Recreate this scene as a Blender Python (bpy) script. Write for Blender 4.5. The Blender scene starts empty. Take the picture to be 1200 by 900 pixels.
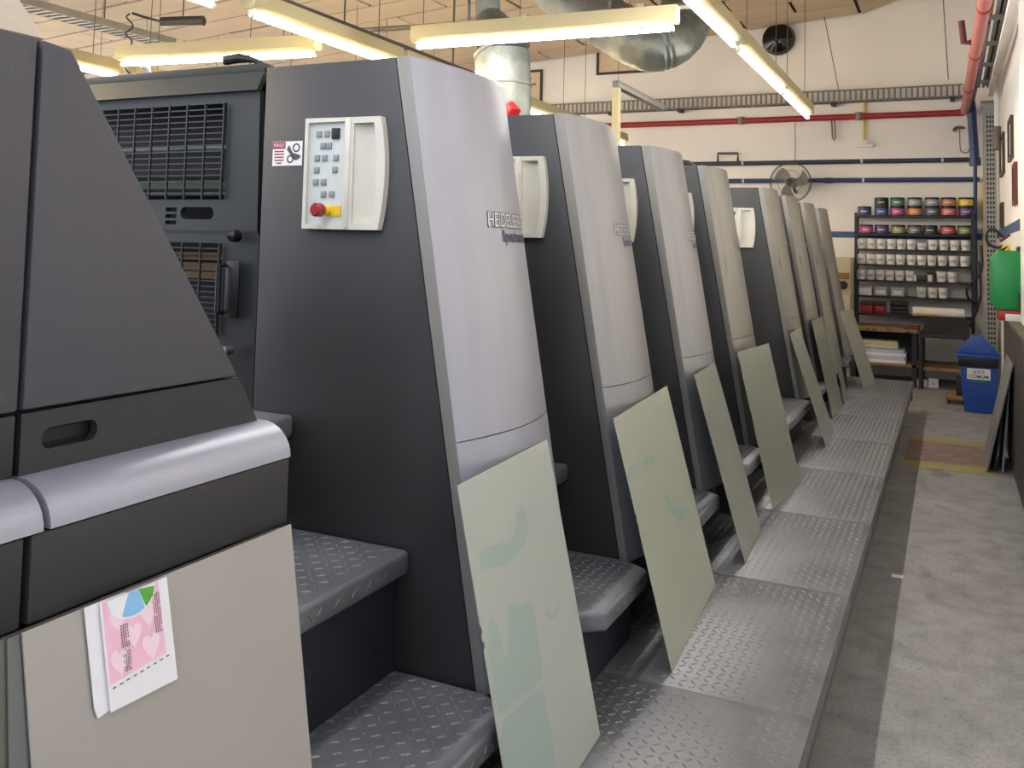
import bpy, bmesh, math, random
from mathutils import Vector, Matrix
random.seed(7)
PI = math.pi
scn = bpy.context.scene
COL = scn.collection

# ------------------------------------------------------------------ camera
F_PX, YAW, PITCH, ROLL, CY, EYE = 1071.16, .448131, .0592807, .0238929, 225.24, 1.70
fw = Vector((-math.sin(YAW)*math.cos(PITCH), math.cos(YAW)*math.cos(PITCH), math.sin(PITCH)))
rt = Vector((math.cos(YAW), math.sin(YAW), 0)); up = rt.cross(fw)
r2 = math.cos(ROLL)*rt + math.sin(ROLL)*up; u2 = -math.sin(ROLL)*rt + math.cos(ROLL)*up
cd = bpy.data.cameras.new('camera'); cam = bpy.data.objects.new('camera', cd); COL.objects.link(cam)
cam.matrix_world = Matrix(((r2.x, u2.x, -fw.x, 0), (r2.y, u2.y, -fw.y, 0), (r2.z, u2.z, -fw.z, EYE), (0, 0, 0, 1)))
cd.sensor_fit = 'HORIZONTAL'; cd.sensor_width = 36; cd.lens = F_PX*36/1200; cd.shift_y = -(450-CY)/1200
cd.clip_start = .05; cd.clip_end = 100
scn.camera = cam
# ------------------------------------------------------------------ world: cool daylight from the open end behind the camera
W = bpy.data.worlds.new('world'); scn.world = W; W.use_nodes = True
WORLD_COL, WORLD_STR = (.78, .84, 1.0), 1.0
W.node_tree.nodes['Background'].inputs[0].default_value = (*WORLD_COL, 1)
W.node_tree.nodes['Background'].inputs[1].default_value = WORLD_STR
# ------------------------------------------------------------------ exposure and lamp strengths
vs = scn.view_settings
vs.view_transform = 'Standard'; vs.look = 'None'; vs.gamma = 1; vs.use_curve_mapping = False; vs.exposure = 1.05
TUBE_STR = 44.0
TUBE_NEUTRAL = (.99, .97, .95); TUBE_WARM = (1.0, .80, .52)

# ------------------------------------------------------------------ helpers
def lin(c):
    return tuple(((v/255)/12.92 if v/255 <= .04045 else ((v/255+.055)/1.055)**2.4) for v in c)

def M(name, rgb, rough=.5, metal=0., var=0., scale=6., stretch=(1, 1, 1), bump=0., bscale=60., rvar=0., rgb2=None, lo=.4, hi=.6):
    m = bpy.data.materials.new(name); m.use_nodes = True
    nt = m.node_tree; b = nt.nodes['Principled BSDF']
    c = lin(rgb); b.inputs['Base Color'].default_value = (*c, 1)
    b.inputs['Roughness'].default_value = rough; b.inputs['Metallic'].default_value = metal
    if var or rgb2 or bump or rvar:
        tc = nt.nodes.new('ShaderNodeTexCoord'); mp = nt.nodes.new('ShaderNodeMapping')
        mp.inputs['Scale'].default_value = stretch
        nt.links.new(tc.outputs['Object'], mp.inputs['Vector'])
        n = nt.nodes.new('ShaderNodeTexNoise'); n.inputs['Scale'].default_value = scale; n.inputs['Detail'].default_value = 5
        nt.links.new(mp.outputs[0], n.inputs['Vector'])
        if var or rgb2:
            r = nt.nodes.new('ShaderNodeValToRGB')
            r.color_ramp.elements[0].position = lo if rgb2 else .3
            r.color_ramp.elements[1].position = hi if rgb2 else .7
            r.color_ramp.elements[0].color = (*(lin(rgb) if rgb2 else tuple(v*(1-var) for v in c)), 1)
            r.color_ramp.elements[1].color = (*(lin(rgb2) if rgb2 else tuple(min(1, v*(1+var)) for v in c)), 1)
            nt.links.new(n.outputs['Fac'], r.inputs[0]); nt.links.new(r.outputs[0], b.inputs['Base Color'])
        if rvar:
            mr = nt.nodes.new('ShaderNodeMapRange'); mr.inputs['From Min'].default_value = .3; mr.inputs['From Max'].default_value = .7
            mr.inputs['To Min'].default_value = max(.05, rough-rvar); mr.inputs['To Max'].default_value = min(1, rough+rvar)
            nt.links.new(n.outputs['Fac'], mr.inputs['Value']); nt.links.new(mr.outputs[0], b.inputs['Roughness'])
        if bump:
            n2 = nt.nodes.new('ShaderNodeTexNoise'); n2.inputs['Scale'].default_value = bscale; n2.inputs['Detail'].default_value = 3
            nt.links.new(mp.outputs[0], n2.inputs['Vector'])
            bp = nt.nodes.new('ShaderNodeBump'); bp.inputs['Strength'].default_value = bump; bp.inputs['Distance'].default_value = .01
            nt.links.new(n2.outputs['Fac'], bp.inputs['Height']); nt.links.new(bp.outputs[0], b.inputs['Normal'])
    return m

def emit(name, col, s):
    m = bpy.data.materials.new(name); m.use_nodes = True
    b = m.node_tree.nodes['Principled BSDF']
    b.inputs['Base Color'].default_value = (.8, .8, .8, 1)
    b.inputs['Emission Color'].default_value = (*col, 1); b.inputs['Emission Strength'].default_value = s
    return m

class MB:
    def __init__(s): s.v = []; s.f = []
    def add(s, vs_, fs):
        k = len(s.v); s.v += [tuple(p) for p in vs_]; s.f += [tuple(i+k for i in f) for f in fs]; return s
    def box(s, x0, x1, y0, y1, z0, z1):
        return s.add([(x0, y0, z0), (x1, y0, z0), (x1, y1, z0), (x0, y1, z0), (x0, y0, z1), (x1, y0, z1), (x1, y1, z1), (x0, y1, z1)],
                     [(3, 2, 1, 0), (4, 5, 6, 7), (0, 1, 5, 4), (1, 2, 6, 5), (2, 3, 7, 6), (3, 0, 4, 7)])
    def prism(s, poly, axis, a, b):
        g = {'x': lambda u, v, w: (w, u, v), 'y': lambda u, v, w: (u, w, v), 'z': lambda u, v, w: (u, v, w)}[axis]
        n = len(poly)
        return s.add([g(u, v, a) for u, v in poly]+[g(u, v, b) for u, v in poly],
                     [tuple(range(n))[::-1], tuple(range(n, 2*n))]+[(i, (i+1) % n, n+(i+1) % n, n+i) for i in range(n)])
    def tube(s, path, r, n=10, cap=True, closed=False):
        P = [Vector(p) for p in path]; m = len(P)
        rs = r if isinstance(r, (list, tuple)) else [r]*m
        ref = None; rings = []
        for i in range(m):
            if closed: t = P[(i+1) % m]-P[i-1]
            else: t = P[min(i+1, m-1)]-P[max(i-1, 0)]
            t.normalize()
            if ref is None: ref = t.orthogonal().normalized()
            ref = (ref-t*ref.dot(t)).normalized(); o = t.cross(ref)
            rings.append([P[i]+(ref*math.cos(2*PI*k/n)+o*math.sin(2*PI*k/n))*rs[i] for k in range(n)])
        vs_ = [p for R in rings for p in R]; fs = []
        for i in range(m if closed else m-1):
            j = (i+1) % m
            for k in range(n): fs.append((i*n+k, i*n+(k+1) % n, j*n+(k+1) % n, j*n+k))
        if cap and not closed: fs += [tuple(range(n))[::-1], tuple((m-1)*n+k for k in range(n))]
        return s.add(vs_, fs)
    def cyl(s, p, q, r, n=16): return s.tube([p, q], r, n)
    def lathe(s, prof, c=(0, 0, 0), n=20):
        vs_ = []; fs = []
        for r, z in prof:
            for k in range(n): vs_.append((c[0]+r*math.cos(2*PI*k/n), c[1]+r*math.sin(2*PI*k/n), c[2]+z))
        for i in range(len(prof)-1):
            for k in range(n): fs.append((i*n+k, i*n+(k+1) % n, (i+1)*n+(k+1) % n, (i+1)*n+k))
        fs += [tuple(range(n))[::-1], tuple((len(prof)-1)*n+k for k in range(n))]
        return s.add(vs_, fs)
    def grid(s, fn, nu, nv):
        vs_ = [fn(i/nu, j/nv) for j in range(nv+1) for i in range(nu+1)]
        return s.add(vs_, [(j*(nu+1)+i, j*(nu+1)+i+1, (j+1)*(nu+1)+i+1, (j+1)*(nu+1)+i) for j in range(nv) for i in range(nu)])
    def mesh(s, name, mat, o=(0, 0, 0), bevel=0, smooth=True, seg=2, fix=True):
        me = bpy.data.meshes.new(name)
        me.from_pydata([(p[0]-o[0], p[1]-o[1], p[2]-o[2]) for p in s.v], [], s.f)
        if fix or bevel:
            bm = bmesh.new(); bm.from_mesh(me)
            bmesh.ops.recalc_face_normals(bm, faces=bm.faces)
            if bevel:
                es = [e for e in bm.edges if len(e.link_faces) == 2 and e.calc_face_angle(0) > .5]
                bmesh.ops.bevel(bm, geom=es, offset=bevel, segments=seg, affect='EDGES', profile=.5, clamp_overlap=True)
            bm.to_mesh(me); bm.free()
        if smooth:
            me.shade_smooth()
            me.set_sharp_from_angle(angle=.6)
        me.materials.append(mat)
        return me
    def build(s, name, mat, parent=None, bevel=0, smooth=True, fix=True, at=None, seg=2):
        if parent is None and at is None:
            xs, ys, zs = zip(*s.v); at = ((min(xs)+max(xs))/2, (min(ys)+max(ys))/2, min(zs))
        o = wloc(parent) if parent else at
        ob = bpy.data.objects.new(name, s.mesh(name, mat, o, bevel, smooth, seg, fix)); COL.objects.link(ob)
        if parent: ob.parent = parent
        else: ob.location = at
        return ob

def wloc(o):
    v = Vector((0, 0, 0))
    while o: v = v+o.location; o = o.parent
    return v

def link_mesh(name, me, parent):
    ob = bpy.data.objects.new(name, me); COL.objects.link(ob); ob.parent = parent; return ob

def tag(o, label, cat, group=None):
    o['label'] = label; o['category'] = cat
    if group: o['group'] = group
    return o

def thing(name, label, cat, loc, group=None):
    o = bpy.data.objects.new(name, None); COL.objects.link(o); o.location = loc; o.empty_display_size = .1
    return tag(o, label, cat, group)

def struct(o): o['kind'] = 'structure'; return o
def stuff(o): o['kind'] = 'stuff'; return o

def copy_tree(o, parent=None):
    c = o.copy(); COL.objects.link(c)
    if parent: c.parent = parent
    for ch in list(o.children): copy_tree(ch, c)
    return c

def holed(outer, holes, depth):
    """outline with holes, in (u, v), thickness from w = -depth to 0"""
    cu = bpy.data.curves.new('outline', 'CURVE'); cu.dimensions = '2D'; cu.fill_mode = 'BOTH'; cu.extrude = depth/2
    for P in [outer]+holes:
        sp = cu.splines.new('POLY'); sp.points.add(len(P)-1); sp.use_cyclic_u = True
        for q, p in zip(sp.points, P): q.co = (p[0], p[1], 0, 1)
    ob = bpy.data.objects.new('outline', cu); me = bpy.data.meshes.new_from_object(ob)
    mb = MB(); mb.add([(v.co.x, v.co.y, v.co.z-depth/2) for v in me.vertices], [tuple(p.vertices) for p in me.polygons])
    bpy.data.objects.remove(ob); bpy.data.curves.remove(cu); bpy.data.meshes.remove(me)
    return mb

def text_mb(body, shear=0, bold=0):
    cu = bpy.data.curves.new('lettering', 'FONT'); cu.body = body; cu.resolution_u = 3; cu.shear = shear; cu.offset = bold
    ob = bpy.data.objects.new('lettering', cu); COL.objects.link(ob)
    me = bpy.data.meshes.new_from_object(ob)
    xs = [v.co.x for v in me.vertices]; ys = [v.co.y for v in me.vertices]
    x0, x1, y0, y1 = min(xs), max(xs), min(ys), max(ys)
    mb = MB(); mb.add([((v.co.x-x0)/(x1-x0), (v.co.y-y0)/(y1-y0), 0) for v in me.vertices], [tuple(p.vertices) for p in me.polygons])
    bpy.data.objects.remove(ob); bpy.data.curves.remove(cu); bpy.data.meshes.remove(me)
    return mb      # normalised to the unit square

def remap(mb, fn):
    mb.v = [fn(*p) for p in mb.v]; return mb

def smooth_path(P, n=6):
    P = [Vector(p) for p in P]; out = []
    for i in range(len(P)-1):
        a, b, c, e = P[max(i-1, 0)], P[i], P[i+1], P[min(i+2, len(P)-1)]
        for k in range(n):
            t = k/n
            out.append(.5*((2*b)+(c-a)*t+(2*a-5*b+4*c-e)*t*t+(3*b-a-3*c+e)*t**3))
    return out+[P[-1]]

def rounded(x0, x1, y0, y1, r, n=5):
    out = []
    for cx, cy, a in ((x1-r, y0+r, -PI/2), (x1-r, y1-r, 0), (x0+r, y1-r, PI/2), (x0+r, y0+r, PI)):
        for k in range(n+1): t = a+PI/2*k/n; out.append((cx+r*math.cos(t), cy+r*math.sin(t)))
    return out

def circle(cx, cy, r, n=20): return [(cx+r*math.cos(2*PI*k/n), cy+r*math.sin(2*PI*k/n)) for k in range(n)]

def lozenges(mb, x0, x1, y0, y1, z, inside=None, p=.0325, L=.0145, Wd=.0048, h=.0024, frame=None):
    """raised tread lozenges, alternately at +-45 degrees; frame maps (u, v, w) to space"""
    fr = frame or (lambda u, v, w: (u, v, z+w))
    i = 0; x = x0+p/2
    while x < x1-p*.3:
        j = 0; y = y0+p/2
        while y < y1-p*.3:
            if inside is None or inside(x, y):
                a = PI/4 if (i+j) % 2 else -PI/4; c, s = math.cos(a), math.sin(a)
                pts = [(-L, 0, 0), (-L*.55, -Wd, 0), (L*.55, -Wd, 0), (L, 0, 0), (L*.55, Wd, 0), (-L*.55, Wd, 0), (-L*.5, 0, h), (L*.5, 0, h)]
                mb.add([fr(x+c*u-s*v, y+s*u+c*v, w) for u, v, w in pts],
                       [(1, 2, 7, 6), (4, 5, 6, 7), (0, 1, 6), (5, 0, 6), (2, 3, 7), (3, 4, 7)])
            j += 1; y += p
        i += 1; x += p
    return mb

# ------------------------------------------------------------------ materials
m_wall = M('painted wall', (240, 235, 227), .75, var=.04, scale=1.2, bump=.12, bscale=25)
m_wallr = M('right wall paint', (240, 237, 230), .7, var=.03, scale=1.5)
m_blue_band = M('blue wall band', (62, 92, 132), .6, var=.06)
m_ceil = M('mineral ceiling board', (205, 186, 160), .9, var=.08, scale=1.3, bump=.25, bscale=90)
m_ceil_gap = M('ceiling grid', (34, 30, 27), .9)
m_floor = M('worn concrete', (150, 148, 146), .62, var=.12, scale=2.2, bump=.15, bscale=120)
m_red_mark = M('red floor paint', (134, 96, 90), .6, rgb2=(128, 124, 116), scale=9, lo=.45, hi=.6)
m_yel_mark = M('yellow floor paint', (160, 142, 74), .6, rgb2=(134, 130, 116), scale=9, lo=.5, hi=.68)
m_side = M('charcoal side paint', (50, 50, 52), .46, var=.10, scale=2.5, rvar=.1)
m_body = M('machine black', (18, 18, 20), .55)
m_strip = M('aluminium strip', (128, 126, 122), .45, 0, var=.08, scale=4, stretch=(1, 1, .2))
m_front1 = M('silver lacquer', (167, 169, 182), .34, .35, var=.05, scale=5, stretch=(1, 3, .3), rvar=.06)
m_front2 = M('worn silver lacquer', (157, 158, 163), .36, .45, var=.08, scale=6, stretch=(1, 3, .25), rvar=.08)
m_front3 = M('brushed steel front', (150, 150, 146), .36, .65, var=.14, scale=7, stretch=(1, 3, .2), rvar=.1)
m_deliv = M('violet grey panel', (72, 71, 79), .5, var=.03, scale=4, bump=.05, bscale=200)
m_dark = M('dark grey panel', (43, 43, 46), .5, var=.04, scale=5)
m_rail = M('silver rail', (162, 164, 177), .36, .35)
m_hood = M('pale beige hood', (152, 141, 126), .7, var=.06)
m_cream = M('control panel cream', (205, 202, 190), .45, var=.05, scale=9)
m_keyf = M('keypad foil', (196, 202, 200), .4)
m_key = M('key grey', (132, 138, 140), .4)
m_red_btn = M('button red', (150, 32, 40), .3)
m_yellow = M('signal yellow', (226, 190, 40), .4)
m_tread = M('tread plate', (122, 123, 127), .4, .55, var=.16, scale=5, rvar=.1, bump=.1, bscale=150)
m_tread_d = M('worn tread plate', (116, 118, 124), .44, .3, var=.22, scale=4, rvar=.12, bump=.1, bscale=150)
m_riser = M('riser navy black', (36, 38, 48), .5, var=.25, scale=6)
m_skirt = M('platform skirt', (92, 90, 90), .55, var=.12)
m_plate_a = M('coated plate pale grey green', (180, 186, 180), .3, .08, var=.03, scale=3)
m_plate_b = M('coated plate pale green', (173, 178, 163), .3, .08, var=.03, scale=3)
m_plate_c = M('coated plate grey green', (146, 150, 139), .27, .15, var=.05, scale=2)
m_alu = M('bare aluminium plate', (178, 174, 170), .36, .3, var=.04, scale=2, rvar=.05)
m_alu_d = M('aluminium edge', (120, 122, 124), .4, .5)
m_paper = M('paper', (236, 236, 242), .7)
m_pink = M('print pink', (244, 196, 218), .7, var=.08, scale=20)
m_pale = M('print pale pink', (246, 218, 232), .7)
m_sky = M('print light blue', (140, 196, 236), .7)
m_green_p = M('print green', (92, 170, 66), .7)
m_ghost = M('cyan ghost image', (163, 180, 174), .32, .06)
m_ghost2 = M('bluish smear', (153, 173, 164), .32, .06)
m_ink = M('print ink', (84, 78, 92), .7)
m_white = M('white plastic', (230, 229, 224), .45)
m_blackp = M('black plastic', (26, 26, 28), .4)
m_blackm = M('black steel', (36, 35, 36), .5)
m_text_b = M('badge dark blue', (44, 52, 92), .4)
m_text_g = M('badge chrome outline', (96, 98, 108), .35, .5)
m_text_w = M('badge white', (232, 232, 238), .4)
m_guard = M('guard grey', (46, 49, 50), .45, .15, var=.08)
m_guard_t = M('guard top olive grey', (42, 43, 38), .45, .1, var=.06)
m_roller = M('roller green', (38, 60, 42), .4)
m_brown = M('wood brown', (148, 112, 70), .7, var=.2, scale=8)
m_fix = M('fixture cream', (178, 166, 126), .55)
m_wire = M('wire', (70, 64, 58), .6)
m_galv = M('galvanised duct', (112, 116, 110), .42, .5, var=.22, scale=9, bump=.35, bscale=30)
m_galv_d = M('galvanised tray', (116, 114, 108), .5, .4, var=.1)
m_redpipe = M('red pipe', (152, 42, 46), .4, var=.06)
m_redpipe_lit = M('red pipe with painted light', (190, 110, 104), .45, var=.08)  # lit copy of the red pipe, brightness painted into a paler red
m_bluepipe = M('blue pipe', (40, 62, 108), .4)
m_bluepipe_d = M('dark blue pipe', (44, 56, 78), .4)
m_bracket = M('pale bracket', (188, 190, 192), .5)
m_pillar = M('perforated steel pillar', (150, 150, 144), .5, .3)
m_holes = M('pillar inside', (34, 34, 34), .8)
m_conduit = M('grey conduit', (122, 114, 102), .5, .3)
m_binblue = M('bin blue', (34, 76, 156), .42, var=.05)
m_green = M('canister green', (16, 132, 64), .4)
m_redbox = M('red box', (170, 30, 40), .5)
m_cab = M('dark wood cabinet', (58, 54, 52), .6, var=.3, scale=5, stretch=(6, 6, .6))
m_cabtop = M('worn cabinet top', (92, 86, 70), .6, var=.3, scale=8)
m_steelbrd = M('steel board', (150, 150, 148), .4, .4, var=.08)
m_beige = M('beige enamel', (200, 190, 164), .5)
m_fan_blade = M('fan blade grey', (120, 118, 114), .4)
m_frame = M('dark frame', (58, 50, 46), .5)
m_cocoa = M('red brown frame', (100, 44, 44), .5)
m_poster = M('poster paper', (216, 196, 166), .6, var=.06, scale=10)
m_cork = M('cluttered bench top', (140, 112, 76), .7, rgb2=(60, 52, 44), scale=14, lo=.5, hi=.62)

def floor_nodes(m):
    nt = m.node_tree; b = nt.nodes['Principled BSDF']
    src = b.inputs['Base Color'].links[0].from_socket
    tc = next(n for n in nt.nodes if n.type == 'TEX_COORD')
    def layer(src, scale, detail, lo, hi, dark, stretch=(1, 1, 1)):
        mp = nt.nodes.new('ShaderNodeMapping'); mp.inputs['Scale'].default_value = stretch
        nt.links.new(tc.outputs['Object'], mp.inputs['Vector'])
        n = nt.nodes.new('ShaderNodeTexNoise'); n.inputs['Scale'].default_value = scale; n.inputs['Detail'].default_value = detail
        nt.links.new(mp.outputs[0], n.inputs['Vector'])
        r = nt.nodes.new('ShaderNodeMapRange'); r.inputs['From Min'].default_value = lo; r.inputs['From Max'].default_value = hi
        r.inputs['To Min'].default_value = dark; r.inputs['To Max'].default_value = 1
        nt.links.new(n.outputs['Fac'], r.inputs['Value'])
        mx = nt.nodes.new('ShaderNodeMix'); mx.data_type = 'RGBA'; mx.blend_type = 'MULTIPLY'; mx.inputs[0].default_value = 1
        nt.links.new(src, mx.inputs[6]); nt.links.new(r.outputs[0], mx.inputs[7]); return mx.outputs[2]
    src = layer(src, 7, 6, .35, .55, .78)
    src = layer(src, 60, 4, .38, .5, .80)
    src = layer(src, 3, 8, .30, .40, .62, (1, .35, 1))
    src = layer(src, 160, 2, .55, .68, 1.0)
    nt.links.new(src, b.inputs['Base Color'])
floor_nodes(m_floor)

# ================================================================== setting
floor = struct(MB().box(-14, .57, -5, 14.2, -.1, 0).build('floor', m_floor, at=(0, 0, 0)))
for name, y0, y1, mt in (('yellow_line', 8.20, 8.46, m_yel_mark), ('red_marking', 8.46, 9.36, m_red_mark), ('yellow_line', 9.36, 9.56, m_yel_mark)):
    MB().box(-.36, .30, y0, y1, 0, .0012).build(name, mt, floor)
wb = struct(MB().box(-14, .67, 14.2, 14.3, 0, 6.3).build('wall_back', m_wall, at=(-5, 14.2, 0)))
wr = struct(MB().box(.57, .67, -2, 14.2, 0, 6.3).build('wall_right', m_wallr, at=(.57, 6, 0)))
struct(MB().box(-8, .57, 14.192, 14.2, 1.945, 2.035).build('trim_1', m_blue_band))
struct(MB().box(.562, .57, 8.4, 14.192, 1.96, 2.06).build('trim_2', m_blue_band))
struct(MB().box(.50, .57, 7.4, 8.33, 0, 5.6).build('trim_3', m_wallr, bevel=.006))
struct(MB().box(.47, .57, 8.33, 14.2, 3.94, 4.00).build('trim_4', m_wallr, bevel=.005))

def cz(x): return 5.32+.07*x
cb = MB(); cb.prism([(-14, cz(-14)+.03), (-1.17, cz(-1.17)+.03), (.6, cz(-1.17)+.63), (.6, 6.4), (-14, 6.4)], 'y', 1.0, 14.2)
ceiling = struct(cb.build('ceiling', m_ceil_gap, at=(-6, 8, 5)))
PXL, PYL, GAP = 1.64, .60, .05
row = 0; y = 14.17
pm = {}
while y > 3.0:
    off = .82 if row % 2 else 0
    x1 = -1.19
    first = True
    while x1 > -12.5:
        w_ = (PXL-off if first and off else PXL)
        x0 = x1-w_
        key = round(w_, 3)
        if key not in pm:
            mb = MB()
            mb.add([(-w_/2+GAP/2, -PYL/2+GAP/2, cz(-w_/2)-cz(0)), (w_/2-GAP/2, -PYL/2+GAP/2, cz(w_/2)-cz(0)), (w_/2-GAP/2, PYL/2-GAP/2, cz(w_/2)-cz(0)), (-w_/2+GAP/2, PYL/2-GAP/2, cz(-w_/2)-cz(0))]
                   + [(-w_/2+GAP/2, -PYL/2+GAP/2, .022+cz(-w_/2)-cz(0)), (w_/2-GAP/2, -PYL/2+GAP/2, .022+cz(w_/2)-cz(0)), (w_/2-GAP/2, PYL/2-GAP/2, .022+cz(w_/2)-cz(0)), (-w_/2+GAP/2, PYL/2-GAP/2, .022+cz(-w_/2)-cz(0))],
                   [(0, 1, 2, 3), (7, 6, 5, 4), (0, 4, 5, 1), (1, 5, 6, 2), (2, 6, 7, 3), (3, 7, 4, 0)])
            pm[key] = mb.mesh('ceiling_panel', m_ceil, smooth=False)
        o = bpy.data.objects.new('ceiling_panel', pm[key]); COL.objects.link(o); o.parent = ceiling
        xm = (x0+x1)/2
        o.location = Vector((xm, y-PYL/2, cz(xm)+.005+random.uniform(-.006, .004)))-ceiling.location
        o.rotation_euler = (random.uniform(-.006, .006), random.uniform(-.003, .003), 0)
        x1 = x0; first = False
    y -= PYL; row += 1
x_ = -1.17
MB().prism([(-1.165, cz(-1.17)), (.56, cz(-1.17)+.59), (.56, cz(-1.17)+.63), (-1.165, cz(-1.17)+.03)], 'y', 11.2, 14.17).build('sloped_panel', m_ceil, ceiling)

# perforated pillar in the far right corner
pil = thing('perforated_pillar', 'grey perforated steel pillar in the far right corner by the white wall', 'pillar', (.46, 13.35, 0))
holes = [rounded(.425+c*.034, .425+c*.034+.02, z, z+.034, .006, 2) for c in range(3) for z in [0.1+k*.062 for k in range(56)]]
hb = holed([(.385, 0), (.535, 0), (.535, 3.66), (.385, 3.66)], holes, .006)
remap(hb, lambda u, v, w: (u, 13.3+w, v)).build('front_plate', m_pillar, pil, smooth=False)
MB().box(.415, .535, 13.36, 13.40, 0, 3.66).build('back_plate', m_holes, pil)
MB().box(.385, .41, 13.3, 13.42, 0, 3.68).build('flange', m_pillar, pil, bevel=.003)
MB().box(.36, .56, 13.28, 13.45, 3.66, 3.74).build('cap_plate', m_pillar, pil, bevel=.004)

# ================================================================== printing units
Y0, PITCH_U = 2.069, 1.087
UY = [Y0+PITCH_U*k for k in range(4)]+[7.217, 8.30, 9.40, 10.50]
DEP = .55; ZT = 2.205; ZB = .35; ZM = 1.20; ZF = .60
def faceX(z): return -1.31+.174*(ZT-z)
def stripX(z): return -1.353+.182*(ZT-z)
def bulge(t): return .045*(1-(2*t-1)**2)+.012*t
def surf(yrel, z, off=0): return (faceX(z)+bulge(yrel/DEP)+off, yrel, z)

def front_mb(z0, z1, top=False):
    nu, nv = 16, 8
    def ztop(t): return z1-(.06*max(0, (t-.8)/.2)**2.5 if top else 0)
    mb = MB()
    mb.grid(lambda u, v: surf(u*DEP, z0+(ztop(u)-z0)*v), nu, nv)
    mb.grid(lambda u, v: (lambda p: (p[0]-.018-bulge(u)*.2, p[1], p[2]))(surf(u*DEP, z0+(ztop(u)-z0)*v)), nu, nv)
    n = (nu+1)*(nv+1); a = nu+1
    for i in range(nu):
        mb.f.append((i, i+1, n+i+1, n+i)); k = nv*a+i; mb.f.append((k, k+1, n+k+1, n+k))
    for j in range(nv):
        k = j*a; mb.f.append((k, k+a, n+k+a, n+k)); k += nu; mb.f.append((k, k+a, n+k+a, n+k))
    return mb

def badge(parent, body, y0, y1, z0, z1, mat, name, shear, bold, off):
    t = text_mb(body, shear, bold)
    remap(t, lambda u, v, w: surf(y0+(y1-y0)*u, z0+(z1-z0)*v, off))
    o = wloc(parent)
    t.v = [(p[0], p[1]+o.y, p[2]) for p in t.v]
    return t.build(name, mat, parent, smooth=False, fix=False)

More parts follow.
